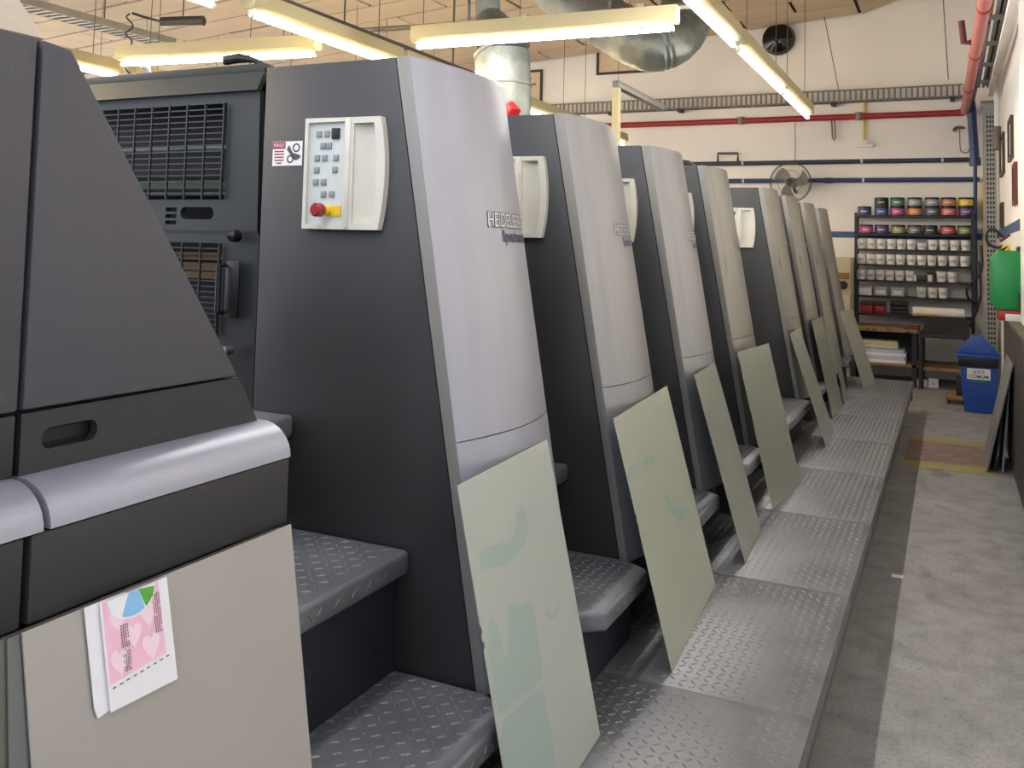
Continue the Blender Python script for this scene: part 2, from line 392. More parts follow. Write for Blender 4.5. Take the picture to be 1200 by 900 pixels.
def make_unit(label):
    u = thing('printing_unit', label, 'printing press', (-1.5, 0, ZB), 'grey printing towers of the press line')
    # housing behind the covers
    MB().prism([(-1.8, ZB), (stripX(ZB)-.06, ZB), (stripX(ZF)-.06, ZF), (stripX(ZF), ZF), (stripX(ZT-.015), ZT-.015), (-1.8, ZT-.015)], 'y', .03, DEP-.02).build('housing', m_body, u)
    MB().prism([(-1.8, ZB), (stripX(ZB)-.06, ZB), (stripX(ZF)-.06, ZF), (stripX(ZF)-.002, ZF), (stripX(ZT)-.002, ZT), (-1.8, ZT)], 'y', 0, .03).build('side_panel', m_side, u, bevel=.004)
    MB().prism([(-1.8, ZB), (stripX(ZB)-.06, ZB), (stripX(ZF)-.06, ZF), (stripX(ZF), ZF), (stripX(ZT), ZT), (-1.8, ZT)], 'y', DEP-.02, DEP).build('far_side_panel', m_side, u, bevel=.003)
    MB().prism([(stripX(ZF)+.001, ZF), (faceX(ZF), ZF), (faceX(ZT), ZT), (stripX(ZT)+.001, ZT)], 'y', -.002, .03).build('corner_strip', m_strip, u, bevel=.003)
    front_mb(ZM, ZT, True).build('front_panel', m_front1, u)
    front_mb(ZF, ZM-.003).build('lower_panel', m_front1, u)
    MB().box(-1.79, -1.37, .02, DEP-.03, ZT-.02, ZT-.004).build('top_cover', m_side, u, bevel=.003)
    # press frame behind the tower, filling the pitch
    MB().box(-3.3, -1.82, .40, DEP+.42, ZB, 2.0).build('press_frame', m_body, u)
    # control panel
    cp = bpy.data.objects.new('control_panel', None); COL.objects.link(cp); cp.parent = u
    def pl(outer, hl, y0, d, nm, mt, bev=0): return remap(holed(outer, hl, d), lambda a, b, w: (a, y0-d-w, b)).build(nm, mt, cp, smooth=False)
    arc = [(-1.381+.018*math.sin(PI*k/10)**.8 if 0 < k < 10 else -1.381, 1.735+.307*k/10) for k in range(11)]
    outer = [(-1.633, 1.736), (-1.485, 1.735)]+arc+[(-1.485, 2.043), (-1.633, 2.045)]
    hole_pad = [(-1.622, 1.748), (-1.498, 1.748), (-1.498, 2.032), (-1.622, 2.032)]
    hole_rec = [(-1.467, 1.752), (-1.402, 1.752), (-1.392, 1.82), (-1.389, 1.89), (-1.392, 1.96), (-1.402, 2.026), (-1.467, 2.026)]
    pl(outer, [hole_pad, hole_rec], -.0, .022, 'panel_frame', m_cream)
    MB().box(-1.622, -1.498, -.012, 0, 1.748, 2.032).build('keypad', m_keyf, cp)
    MB().box(-1.492, -1.476, -.027, -.002, 1.737, 2.042).build('centre_rib', m_cream, cp, bevel=.004)
    MB().grid(lambda a, b: (-1.47+.085*a, -.001-.014*(2*a-1)**2, 1.75+.28*b), 8, 1).build('grip_recess', m_cream, cp)
    kz = [(2.0, (-1.59, -1.563, -1.535)), (1.967, (-1.575, -1.555)), (1.933, (-1.594, -1.568, -1.53)), (1.90, (-1.594, -1.532)), (1.866, (-1.596, -1.569)), (1.832, (-1.568, -1.54))]
    km = None
    for z, xs in kz:
        for x in xs:
            if km is None: km = MB().box(-.009, .009, -.0165, -.011, -.009, .009).mesh('key', m_key, bevel=.002)
            k = link_mesh('key', km, cp); k.location = Vector((x, 0, z))-wloc(cp)
    MB().box(-1.545, -1.52, -.0185, -.012, 1.985, 2.015).build('key_frame', m_body, cp, bevel=.001)
    MB().box(-1.543, -1.508, -.014, -.012, 1.772, 1.80).build('yellow_label', m_yellow, cp)
    MB().cyl((-1.553, -.012, 1.787), (-1.553, -.034, 1.787), .014, 20).build('yellow_collar', m_yellow, cp)
    MB().tube([(-1.556, -.034, 1.787), (-1.557, -.040, 1.787), (-1.558, -.060, 1.787), (-1.558, -.066, 1.787)], [.012, .019, .019, .014], 20).build('emergency_button', m_red_btn, cp)
    badge(u, 'HEIDELBERG', .236, .545, 1.752, 1.800, m_text_g, 'brand_lettering', .15, .045, .0012)
    badge(u, 'HEIDELBERG', .239, .542, 1.756, 1.7965, m_text_w, 'brand_lettering', .15, .0, .0022)
    badge(u, 'Speedmaster', .318, .546, 1.702, 1.748, m_text_b, 'model_lettering', .0, .045, .0015)
    return u

unit_labels = [
    'nearest dark grey printing tower, whole cream control panel and warning sticker on its side',
    'second printing tower from the front, cream grip panel half hidden behind the nearest silver front',
    'third printing tower from the front, only the grip edge of its panel showing',
    'fourth printing tower from the front, coiled black cable lying on its top',
    'fifth printing tower, after the wide gap, its whole cream panel showing',
    'sixth printing tower, first of the last three narrow steel fronts before the far wall',
    'seventh printing tower, middle of the last three narrow steel fronts',
    'eighth and last printing tower, farthest one, at the end of the tread plate walkway']
u1 = make_unit(unit_labels[0])
units = [u1]
for k in range(1, 8):
    c = copy_tree(u1); c['label'] = unit_labels[k]; units.append(c)
for k, u in enumerate(units):
    u.location.y = UY[k]
    fm = (m_front1, m_front2, m_front2, m_front3, m_front3, m_front3, m_front3, m_front3)[k]
    for ch in u.children:
        if k and ch.name.split('.')[0] in ('front_panel', 'lower_panel'):
            ch.data = ch.data if k not in (1, 3) else ch.data.copy()
for ch_n in ('front_panel', 'lower_panel'):
    two = next(c for c in units[1].children if c.name.startswith(ch_n)).data; two.materials[0] = m_front2
    three = next(c for c in units[3].children if c.name.startswith(ch_n)).data; three.materials[0] = m_front3
    for k in (2, 4, 5, 6, 7):
        next(c for c in units[k].children if c.name.startswith(ch_n)).data = two if k == 2 else three
# warning sticker, only on the nearest tower
ws = MB().box(-1.763, -1.657, UY[0]-.0015, UY[0]+.001, 1.915, 1.985).build('warning_sticker', m_white, u1)
MB().box(-1.762, -1.717, UY[0]-.0022, UY[0]-.0014, 1.964, 1.984).build('red_header', m_red_btn, ws)
tb = MB()
for k in range(5): tb.box(-1.756+.004*(k == 4)*2, -1.722-.004*(k == 4)*2, UY[0]-.0022, UY[0]-.0014, 1.955-k*.0085, 1.9585-k*.0085)
stuff(tb.build('sticker_text', m_red_btn, ws))
pg = holed(circle(-1.678, 1.966, .013), [circle(-1.678, 1.966, .0085)], .0008); remap(pg, lambda a, b, w: (a, UY[0]-.0014+w, b)); pg.build('pictogram_ring', m_ink, ws, smooth=False)
pg = holed(circle(-1.699, 1.934, .012), [circle(-1.699, 1.934, .0075)], .0008); remap(pg, lambda a, b, w: (a, UY[0]-.0014+w, b)); pg.build('pictogram_ring', m_ink, ws, smooth=False)
MB().prism([(-1.712, 1.962), (-1.704, 1.974), (-1.690, 1.952), (-1.664, 1.945), (-1.662, 1.938), (-1.672, 1.932), (-1.684, 1.930), (-1.697, 1.945)], 'y', UY[0]-.0022, UY[0]-.0014).build('pictogram_hand', m_ink, ws, smooth=False)
tw = text_mb('PERIGO'); remap(tw, lambda u, v, w: (-1.758+.036*u, UY[0]-.0024, 1.969+.010*v)).build('sticker_word', m_white, ws, smooth=False, fix=False)

# ================================================================== safety guard in front of the first tower
g = thing('safety_guard', 'dark grey machine guard with slotted grilles and door handle, left of nearest tower', 'machine guard', (-2.3, 2.2, ZB))
GY = 2.2
def gp(outer, hl, d, nm, mt, y=GY): return remap(holed(outer, hl, d), lambda a, b, w: (a, y-w, b)).build(nm, mt, g, smooth=False)
pill = rounded(-2.245, -2.105, 1.763, 1.802, .018)
slots = [[(-2.31, z), (-2.262, z), (-2.262, z+.013), (-2.31, z+.013)] for z in (1.745, 1.766, 1.787)]
gp([(-3.2, 1.728), (-1.925, 1.728), (-1.935, 2.165), (-3.2, 2.165)], [[(-3.1, 1.826), (-2.062, 1.826), (-2.066, 2.132), (-3.1, 2.132)], pill]+slots, .02, 'upper_panel', m_guard)
MB().prism([(2.18, 2.165), (2.2, 2.165), (2.235, 2.232), (2.215, 2.238)], 'x', -3.2, -1.93).build('top_strip', m_guard_t, g)
MB().box(-3.2, -1.93, 2.21, 2.26, 2.225, 2.255).build('top_rail', m_guard_t, g, bevel=.004)
MB().box(-3.2, -1.92, GY, GY+.03, 1.716, 1.728).build('hinge_gap', m_body, g)
gp([(-3.2, .62), (-1.915, .62), (-1.915, 1.716), (-3.2, 1.716)], [[(-3.1, 1.40), (-2.062, 1.40), (-2.062, 1.688), (-3.1, 1.688)]], .02, 'lower_door', m_guard)
vb = MB().box(-.0022, .0022, -.004, .004, 1.826, 2.132).mesh('grille_bar', m_guard, (0, 0, 1.979))
for k in range(14):
    o = link_mesh('grille_bar', vb, g); o.location = Vector((-2.066-.0775*k, GY-.012, 1.979))-g.location
hbm = MB().box(-.52, .52, -.0035, .0035, -.0021, .0021).mesh('grille_slat', m_guard)
for k in range(1, 16):
    o = link_mesh('grille_slat', hbm, g); o.location = Vector((-2.582, GY-.010, 1.826+.306*k/16))-g.location
for k in range(1, 17):
    o = link_mesh('grille_slat', hbm, g); o.location = Vector((-2.582, GY-.010, 1.40+.288*k/17))-g.location
vb2 = MB().box(-.0022, .0022, -.004, .004, -.144, .144).mesh('grille_bar', m_guard)
for k in range(14):
    o = link_mesh('grille_bar', vb2, g); o.location = Vector((-2.062-.0775*k, GY-.012, 1.544))-g.location
hd = MB().tube([(-2.025, GY-.01, 1.625), (-2.025, GY-.05, 1.618), (-2.025, GY-.05, 1.48), (-2.025, GY-.01, 1.472)], .009, 10).build('door_handle', m_blackp, g)
MB().box(-2.02, -1.965, GY-.028, GY-.02, 1.46, 1.635).build('handle_plate', m_blackp, g, bevel=.004)
MB().tube([(-1.99, GY-.02, 1.362), (-1.99, GY-.05, 1.362), (-2.005, GY-.055, 1.362)], [.012, .016, .010], 12).build('latch_knob', m_galv_d, g)
MB().tube([(-1.985, GY-.02, 1.712), (-1.985, GY-.045, 1.712), (-1.995, GY-.05, 1.712)], [.02, .018, .01], 12).build('hinge_knob', m_blackp, g)
MB().cyl((-3.15, 2.35, 1.875), (-1.95, 2.35, 1.875), .035, 20).build('green_roller', m_roller, g)
MB().cyl((-3.15, 2.31, 2.005), (-1.95, 2.31, 2.005), .012, 12).build('grey_shaft', m_galv, g)
MB().cyl((-3.15, 2.30, 1.85), (-1.95, 2.30, 1.85), .008, 12).build('lower_shaft', m_galv, g)
for z in (1.60, 1.635, 1.57): MB().box(-3.1, -1.97, 2.30, 2.33, z, z+.022).build('wooden_bar', m_brown, g)
MB().box(-3.2, -1.80, 2.42, 2.44, .4, 2.205).build('backing', m_body, g)
MB().box(-3.2, -1.80, 2.225, 2.44, 2.205, 2.222).build('top_light_block', m_body, g)  # added cover that keeps light from above out of the guard interior
MB().box(-1.815, -1.802, 2.225, 2.44, .4, 2.205).build('side_light_block', m_body, g)  # added blocker closing the guard side against stray light
MB().tube([(-2.10, 2.22, 2.275), (-2.04, 2.22, 2.278), (-1.99, 2.23, 2.27), (-1.93, 2.24, 2.24), (-1.90, 2.26, 2.1)], [.016, .016, .009, .009, .009], 10).build('cable_plug', m_blackp, g)
MB().tube([(-2.45, 2.23, 2.255), (-2.45, 2.22, 2.275), (-2.45, 2.20, 2.28)], [.010, .014, .010], 10).build('top_catch', m_white, g)

# ================================================================== delivery unit in the left foreground
d = thing('press_delivery_unit', 'violet grey press end cover with silver rail, cut by the left picture edge', 'printing press', (-1.8, .7, ZB))
MB().prism([(-.4, ZB), (1.22, ZB), (1.225, 1.39), (1.17, 1.47), (.825, 1.94), (-.4, 1.94)], 'x', -3.1, -1.08).build('housing', m_body, d)
MB().prism([(.792, 1.478), (1.180, 1.477), (.835, 1.949), (.792, 1.953)], 'x', -1.085, -1.06).build('upper_panel', m_deliv, d, bevel=.003)
MB().prism([(-.3, 1.478), (.784, 1.478), (.784, 1.954), (-.3, 1.97)], 'x', -1.085, -1.06).build('upper_panel', m_deliv, d, bevel=.003)
lp = holed([(.792, 1.395), (1.233, 1.395), (1.184, 1.473), (.792, 1.473)], [rounded(.822, .908, 1.422, 1.450, .0135)], .014)
remap(lp, lambda a, b, w: (-1.062+w, a, b)).build('grip_panel', m_dark, d, smooth=False)
MB().grid(lambda a, b: (-1.083+.018*abs(2*b-1)**3, .82+.09*a, 1.42+.032*b), 2, 6).build('grip_recess', m_body, d)
MB().prism([(-.3, 1.395), (.784, 1.395), (.784, 1.473), (-.3, 1.473)], 'x', -1.085, -1.062).build('grip_panel', m_dark, d, bevel=.003)
prof = [(-1.10, 1.395), (-1.06, 1.395)]+[(-1.06+.062*math.sin(PI/2*k/8), 1.34+.055*math.cos(PI/2*k/8)) for k in range(1, 9)]+[(-1.10, 1.34)]
MB().prism(prof, 'y', .792, 1.245).build('silver_rail', m_rail, d)
MB().prism(prof, 'y', -.3, .782).build('silver_rail', m_rail, d)
MB().box(-1.09, -1.0, .768, 1.245, 1.232, 1.338).build('lower_panel', m_dark, d, bevel=.003)
MB().box(-1.09, -1.0, -.3, .758, 1.232, 1.338).build('lower_panel', m_dark, d, bevel=.003)
MB().box(-1.09, -1.03, -.3, 1.235, ZB, 1.232).build('base_panel', m_body, d)
MB().add([(-1.07, -.3, 1.955), (-1.07, .80, 1.957), (-1.60, .80, 2.52), (-1.60, -.3, 2.52), (-1.10, -.3, 1.93), (-1.10, .79, 1.93), (-1.63, .79, 2.49), (-1.63, -.3, 2.49)],
         [(0, 1, 2, 3), (7, 6, 5, 4), (0, 4, 5, 1), (1, 5, 6, 2), (2, 6, 7, 3), (3, 7, 4, 0)]).build('sloped_hood', m_hood, d)

# ================================================================== walkway
wk = thing('walkway_platform', 'long grey tread plate walkway running beside the printing towers', 'platform', (-.7, 5.5, 0))
PX0, PX1 = -1.95, -.367
joints = [.05, .69, 1.775, 2.86, 3.945, 5.03, 6.115, 7.2, 8.285, 9.37, 10.455, 10.88]
for a, b in zip(joints[:-1], joints[1:]):
    dk = MB().box(PX0, PX1, a+.0015, b-.0015, .338, .35).build('deck_plate', m_tread, wk, bevel=.001)
    MB().box(PX1-.012, PX1, a+.003, b-.003, .285, .345).build('folded_lip', m_tread, dk, bevel=.003)
    if a > 1.5:
        lz = MB(); lozenges(lz, -1.04, PX1-.012, a+.01, b-.01, .35)
        lozenges(lz, a+.01, b-.01, .29, .342, 0, frame=lambda u, v, w: (PX1+w, u, v))
        stuff(lz.build('tread_pattern', m_tread, dk, smooth=False, fix=False))
for a, b in zip(joints[:-1], joints[1:]):
    MB().box(PX1-.05, PX1-.03, a+.004, b-.004, .14, .285).build('skirt_panel', m_skirt, wk)
for y in [.2]+joints[2:-1]+[10.8]:
    for x in (-1.85, -.46): MB().box(x-.025, x+.025, y-.025, y+.025, 0, .338).build('leg', m_skirt, wk)
MB().box(PX0, PX1-.01, 10.86, 10.875, .14, .338).build('end_skirt', m_skirt, wk)

# steps between towers
def make_steps(label, ya, yb, n=3, pattern=True, chamf=True):
    s = thing('tread_steps', label, 'steps', (-1.3, (ya+yb)/2, ZB), 'tread plate steps between the towers')
    zt = [.61, .915, 1.22]; xf = [-.938, -1.258, -1.645]
    for k in range(n):
        c = .055 if (chamf and k == 0) else .0
        xb = -1.31 if k == 0 else (-1.66 if k == 1 else -1.80)
        y0_ = ya if k == 0 else ya
        y1_ = yb-(.0 if k == 0 else .03*0)
        poly = [(xb, y0_), (xf[k]-c*1.3, y0_), (xf[k], y0_+c), (xf[k], y1_-c), (xf[k]-c*1.6, y1_), (xb, y1_)] if c else [(xb, y0_), (xf[k], y0_), (xf[k], y1_), (xb, y1_)]
        t = MB().prism(poly, 'z', zt[k]-.062, zt[k]).build('step_tread', m_tread_d, s, bevel=.013, seg=4)
        if pattern:
            lz = MB()
            def ins(x, y, k=k, c=c): return x < xf[k]-.030-(0 if not c else max(0, (y-(y1_-c-.01))*1.4, ((y0_+c+.01)-y)*1.3))
            lozenges(lz, xb+.01, xf[k], y0_+.012, y1_-.012, zt[k]-.0004, inside=ins)
            lozenges(lz, y0_+.06, y1_-.06, zt[k]-.0475, zt[k]-.0145, 0, frame=lambda u, v, w, k=k: (xf[k]-.0004+w, u, v))
            stuff(lz.build('tread_pattern', m_tread_d, t, smooth=False, fix=False))
        zlo = ZB if k == 0 else zt[k-1]
        MB().box(xf[k]-.10 if k == 0 else xf[k]-.045, xf[k]-.075 if k == 0 else xf[k]-.03, y0_+.03, y1_-.012, zlo, zt[k]-.06).build('riser', m_riser, s)
        MB().box(xb+.01, xf[k]-.10 if k == 0 else xf[k]-.045, y0_+.03, y1_-.012, zlo, zt[k]-.06).build('step_body', m_body, s)
    return s
make_steps('widest tread plate steps at bottom left, three treads visible beside the delivery end cover', 1.255, 2.062, 3)
gap_lab = ['tread plate steps behind the nearest green plate, between first and second tower',
           'tread plate steps between second and third tower, small chamfered tread showing',
           'tread plate steps between third and fourth tower, showing between two leaning plates',
           'long tread plate steps in the wide gap before the fifth tower',
           'tread plate steps between fifth and sixth tower, a sliver behind a leaning plate',
           'tread plate steps between sixth and seventh tower',
           'farthest tread plate steps, beside the last tower']
for k in range(7):
    make_steps(gap_lab[k], UY[k]+DEP+.006, UY[k+1]-.006, 3, pattern=k < 4)

# ================================================================== printing plates leaning on the towers
def plate(name, label, nb, fb, nt, ft, mat, group='coated printing plates leaning on the towers', nick=True, cat='printing plate', th=.0025):
    nb, fb, nt = map(Vector, (nb, fb, nt)); ft = nt+fb-nb      # a flat rectangle
    n = (fb-nb).cross(nt-nb).normalized()
    if n.x < 0: n = -n
    c = (nb+fb)/2
    mb = MB()
    prof = [nb, fb, ft, nt]
    if nick:
        for t in (.40, .44):
            p = nt.lerp(nb, t); e = (nb-nt).normalized()*.008; w = (fb-nb).normalized()*.006
            prof += [p-e, p-e+w, p+e+w, p+e]
    m = len(prof)
    mb.add([p for p in prof]+[p+n*th for p in prof], [tuple(range(m))[::-1], tuple(range(m, 2*m))]+[(i, (i+1) % m, m+(i+1) % m, m+i) for i in range(m)])
    o = mb.build(name, mat, at=tuple(c), smooth=False)
    return tag(o, label, cat, group)
zd = .3525
plates = [
    ('nearest coated printing plate, largest, cyan ghost image, leaning on the first tower', (-.86, 1.90, zd), (-.885, 2.484, zd), (-1.043, 1.91, 1.139), (-1.044, 2.486, 1.146), m_plate_a),
    ('second coated plate from the front, pale green with two bluish smears', (-.812, 2.954, zd), (-.868, 3.789, zd), (-1.024, 2.954, 1.131), (-1.056, 3.789, 1.115), m_plate_b),
    ('third coated plate, standing clear of the third tower with a dark gap behind it', (-.810, 4.104, zd), (-.845, 4.65, zd), (-1.044, 4.104, 1.141), (-1.045, 4.65, 1.145), m_plate_c),
    ('fourth coated plate, broad and olive green, leaning on the fourth tower', (-.854, 5.032, zd), (-.801, 5.667, zd), (-1.044, 5.032, 1.157), (-.998, 5.667, 1.147), m_plate_c),
    ('fifth coated plate, leaning in front of the fifth tower beyond the wide gap', (-.793, 6.822, zd), (-.806, 7.402, zd), (-1.046, 6.822, 1.123), (-1.021, 7.402, 1.14), m_plate_c),
    ('sixth coated plate, leaning on the sixth tower just behind the fifth plate', (-.883, 8.045, zd), (-.877, 8.719, zd), (-1.055, 8.045, 1.138), (-1.062, 8.719, 1.126), m_plate_c),
    ('seventh coated plate, narrow strip seen between two other far plates', (-.87, 8.86, zd), (-.87, 9.16, zd), (-1.035, 8.86, 1.13), (-1.035, 9.16, 1.13), m_plate_c),
    ('farthest coated plate, leaning at the walkway end by the last tower', (-.803, 10.006, zd), (-.723, 10.48, zd), (-1.033, 10.0, 1.113), (-.97, 10.48, 1.127), m_plate_c)]
made = [plate('printing_plate', *p) for p in plates]
def ghost(k, pts, mt, th=.0031):
    nb, fb, nt = (Vector(plates[k][i]) for i in (1, 2, 3))
    n = (fb-nb).cross(nt-nb).normalized()
    if n.x < 0: n = -n
    MB().add([nb+(fb-nb)*u+(nt-nb)*v+n*th for u, v in pts], [tuple(range(len(pts)))]).build('ghost_image', mt, made[k], smooth=False, fix=False)
ghost(0, [(.06, .60), (.10, .61), (.14, .585), (.155, .53), (.16, .49), (.195, .485), (.22, .53), (.25, .60), (.30, .605), (.40, .575), (.49, .565), (.505, .50), (.50, .42), (.47, .335), (.053, .362), (.03, .37), (.03, .42)], m_ghost)
ghost(0, [(.05, .345), (.467, .318), (.46, .25), (.475, .18), (.46, .10), (.35, .08), (.17, .09), (.02, .15), (.0, .25), (.01, .31)], m_ghost)
ghost(0, [(.09, .795), (.20, .79), (.30, .78), (.38, .765), (.45, .785), (.50, .83), (.57, .85), (.60, .82), (.60, .77), (.54, .73), (.35, .712), (.25, .72), (.07, .745)], m_ghost)
ghost(0, [(.62, .50), (.70, .47), (.78, .48), (.86, .52), (.84, .505), (.77, .465), (.70, .455), (.63, .475)], m_ghost)
ghost(1, [(.051, .791), (.216, .778), (.208, .745), (.003, .757)], m_ghost2)
ghost(1, [(.274, .774), (.378, .768), (.473, .752), (.455, .727), (.352, .736), (.249, .742)], m_ghost2)
ghost(1, [(.458, .579), (.52, .56), (.56, .53), (.60, .495), (.72, .45), (.863, .425), (.80, .40), (.70, .395), (.60, .42), (.53, .465), (.47, .52)], m_ghost2)
plate('aluminium_plate', 'wide bare aluminium plate leaning on the delivery end cover, paper sheets hanging on it', (-.905, .808, .40), (-.905, 1.296, .40), (-.992, .754, 1.231), (-.992, 1.242, 1.234), m_alu, 'aluminium plates leaning on the delivery end', True, 'aluminium plate')
for k, lab in enumerate(('first plate edge behind the wide aluminium plate, counting from it leftwards', 'second plate edge behind the wide aluminium plate, counting from it leftwards', 'third plate edge behind the wide aluminium plate, at the left picture edge')):
    y = .742-.013*k
    plate('aluminium_plate', lab, (-.912-.006*k, y, .40), (-.912-.006*k, y+.5, .40), (-.996-.004*k, y-.004, 1.229), (-.996-.004*k, y+.49, 1.231), (m_alu_d, m_galv_d, m_alu_d)[k], 'aluminium plates leaning on the delivery end', False, 'aluminium plate')

# paper sheets hanging from the gap above the aluminium plate
def px_plane(y, z): return -.905-.087*(z-.40)/.83+.004
def sheet(name, label, quad, off, mat):
    mb = MB(); m = len(quad)
    mb.add([(px_plane(y, z)+off, y, z) for y, z in quad]+[(px_plane(y, z)+off+.0006, y, z) for y, z in quad], [tuple(range(m))[::-1], tuple(range(m, 2*m))]+[(i, (i+1) % m, m+(i+1) % m, m+i) for i in range(m)])
    return tag(mb.build(name, mat, smooth=False), label, 'paper sheet')
sheet('paper_sheet', 'plain white sheet hanging behind the pink printed sheet on the aluminium plate', [(.836, 1.233), (.848, 1.108), (.853, 1.094), (.90, 1.10), (.90, 1.232)], .002, m_paper)
s2 = sheet('printed_sheet', 'white sheet with pink print, blue and green arc, hanging on the aluminium plate', [(.856, 1.232), (.869, 1.095), (.981, 1.092), (.967, 1.232)], .006, m_paper)
def on2(u, v): # u, v in 0..1 from lower left of the sheet
    yb = .869+.112*u; yt = .856+.111*u
    y = yb+(yt-yb)*v; z = 1.095-.003*u+(1.232-1.095+.003*u)*v
    return y, z
def print_poly(pts, off, nm, mt):
    mb = MB(); m = len(pts); q = [on2(*p) for p in pts]
    mb.add([(px_plane(y, z)+off, y, z) for y, z in q], [tuple(range(m))]); return mb.build(nm, mt, s2, smooth=False, fix=False)
print_poly([(.03, .24), (.86, .30), (.86, .995), (.03, .995)], .0068, 'pink_print', m_pink)
def heart(cx, cy, s): return [(cx+s*.9*math.sin(t)**3, cy+s*(.8*math.cos(t)-.32*math.cos(2*t)-.12*math.cos(3*t)-.05*math.cos(4*t))) for t in [2*PI*k/24 for k in range(24)]]
for cx, cy, s in ((.66, .43, .15), (.66, .73, .13), (.2, .42, .15), (.22, .80, .13), (.42, .6, .13)): print_poly(heart(cx, cy, s), .0071, 'heart_print', m_pale)
print_poly([(.10, .995)]+[(.45+.36*math.cos(a), .995+.24*math.sin(a)) for a in [PI+PI*k/16 for k in range(1, 16)]]+[(.80, .995)], .0074, 'white_disc_print', m_paper)
print_poly([(.40, .995)]+[(.45+.34*math.cos(a), .995+.22*math.sin(a)) for a in [PI*1.33+PI*.33*k/8 for k in range(9)]]+[(.55, .995)], .0077, 'blue_arc_print', m_sky)
print_poly([(.55, .995)]+[(.45+.34*math.cos(a), .995+.22*math.sin(a)) for a in [PI*1.68+PI*.28*k/8 for k in range(9)]], .0078, 'green_arc_print', m_green_p)
tl = MB()
for c0, v0, v1 in ((.24, .30, .74), (.74, .52, .90)):
    for c in range(4):
        for k in range(16):
            v = v0+(v1-v0)*k/16
            if random.random() < .12: continue
            q = [on2(c0+.03*c, v), on2(c0+.03*c+.012, v), on2(c0+.03*c+.012, v+(v1-v0)/16*.75), on2(c0+.03*c, v+(v1-v0)/16*.75)]
            tl.add([(px_plane(y, z)+.0080, y, z) for y, z in q], [(0, 1, 2, 3)])
stuff(tl.build('text_columns', m_ink, s2, smooth=False, fix=False))
dl = MB()
for k in range(9):
    q = [on2(.05+.1*k, .20+.007*k), on2(.10+.1*k, .203+.007*k), on2(.10+.1*k, .215+.007*k), on2(.05+.1*k, .212+.007*k)]
    dl.add([(px_plane(y, z)+.0080, y, z) for y, z in q], [(0, 1, 2, 3)])
stuff(dl.build('dashed_line', m_ink, s2, smooth=False, fix=False))

# ================================================================== fluorescent fixtures
m_tube_n = emit('fluorescent neutral', TUBE_NEUTRAL, TUBE_STR)
m_tube_w = emit('fluorescent warm', TUBE_WARM, TUBE_STR)
def fixture(label, x0, y0, x1, y1, z, mt, drop=1.6, wire=True):
    """tube from (x0, y0) to (x1, y1) at height z; cream housing above"""
    t = thing('fluorescent_fixture', label, 'ceiling light', ((x0+x1)/2, (y0+y1)/2, z), 'hanging fluorescent fixtures')
    dx, dy = x1-x0, y1-y0; L = math.hypot(dx, dy); dx /= L; dy /= L; nx, ny = -dy, dx
    def P(a, b, c): return (x0+dx*a+nx*b, y0+dy*a+ny*b, z+c)
    mb = MB(); prof = [(-.034, .034), (.034, .034), (.062, .062), (.055, .155), (-.055, .155), (-.062, .062)]
    mb.add([P(-.04, b, c) for b, c in prof]+[P(L+.04, b, c) for b, c in prof], [tuple(range(6))[::-1], tuple(range(6, 12))]+[(i, (i+1) % 6, 6+(i+1) % 6, 6+i) for i in range(6)])
    mb.build('housing', m_fix, t, bevel=.003)
    MB().cyl(P(.015, 0, 0), P(L-.015, 0, 0), .0165, 10).build('fluorescent_tube', mt, t)
    for a in (0, L): MB().tube([P(a-.012 if a == 0 else a-.014, 0, .0), P(a+.014 if a == 0 else a+.012, 0, .0)], .02, 10).build('tube_cap', m_white, t)
    for a in (0, L): MB().cyl(P(a, 0, -.004), P(a, 0, .040), .01, 8).build('lamp_holder', m_white, t)
    if wire:
        for a in (.15*L, .85*L):
            p = P(a, 0, .155); MB().cyl(p, (p[0], p[1], min(cz(p[0]), 5.6)+.01), .0035, 6).build('hanger_wire', m_wire, t)
    return t
ZL = 3.2
for k, (a, b) in enumerate(((8.78, 10.46), (6.80, 8.68), (4.74, 6.60), (2.72, 4.58), (.70, 2.56), (-1.3, .56))):
    fixture(('farthest fluorescent fixture of the bright row along the walkway', 'middle fluorescent fixture of the bright row along the walkway, end to end with two others', 'bright walkway fixture cut by the top picture edge')[k] if k < 3 else
            'walkway row fixture out of the picture, %s' % ('just before the cut one', 'above the viewpoint', 'behind the viewpoint')[k-3], -1.42, a, -1.42, b, ZL, m_tube_n)
fixture('fluorescent fixture hanging crosswise above the second and third towers', -3.655, 5.89, -1.70, 5.98, ZL, m_tube_n)
fixture('warm fluorescent fixture hanging crosswise behind the guard, left of the nearest tower', -6.49, 5.62, -4.62, 5.86, ZL, m_tube_w)
fixture('fluorescent fixture running away behind the nearest tower top, cream housing', -4.20, 4.66, -4.22, 6.45, ZL, m_tube_w)
for k, a in enumerate((6.60, 8.60, 10.60)):
    fixture('%s fluorescent fixture beyond the cream one in its row, behind the tower tops' % ('first', 'second', 'third')[k], -4.22, a, -4.23, a+1.85, ZL, m_tube_w)
for k, a in enumerate((6.25, 8.25, 10.25, 12.1)):  # added row, out of sight, brightening the ceiling and far wall
    fixture('%s warm fluorescent fixture in the far left row, unseen and added for its light' % ('first', 'second', 'third', 'fourth')[k], -7.05, a, -7.05, a+1.85, ZL, m_tube_w)
fixture('fluorescent tube end at the top picture edge, left of the cream fixture', -4.27, 2.55, -4.27, 4.38, ZL, m_tube_n)
fixture('warm fluorescent fixture just behind the delivery cover at far left', -7.04, 4.2, -7.05, 6.05, ZL, m_tube_w)
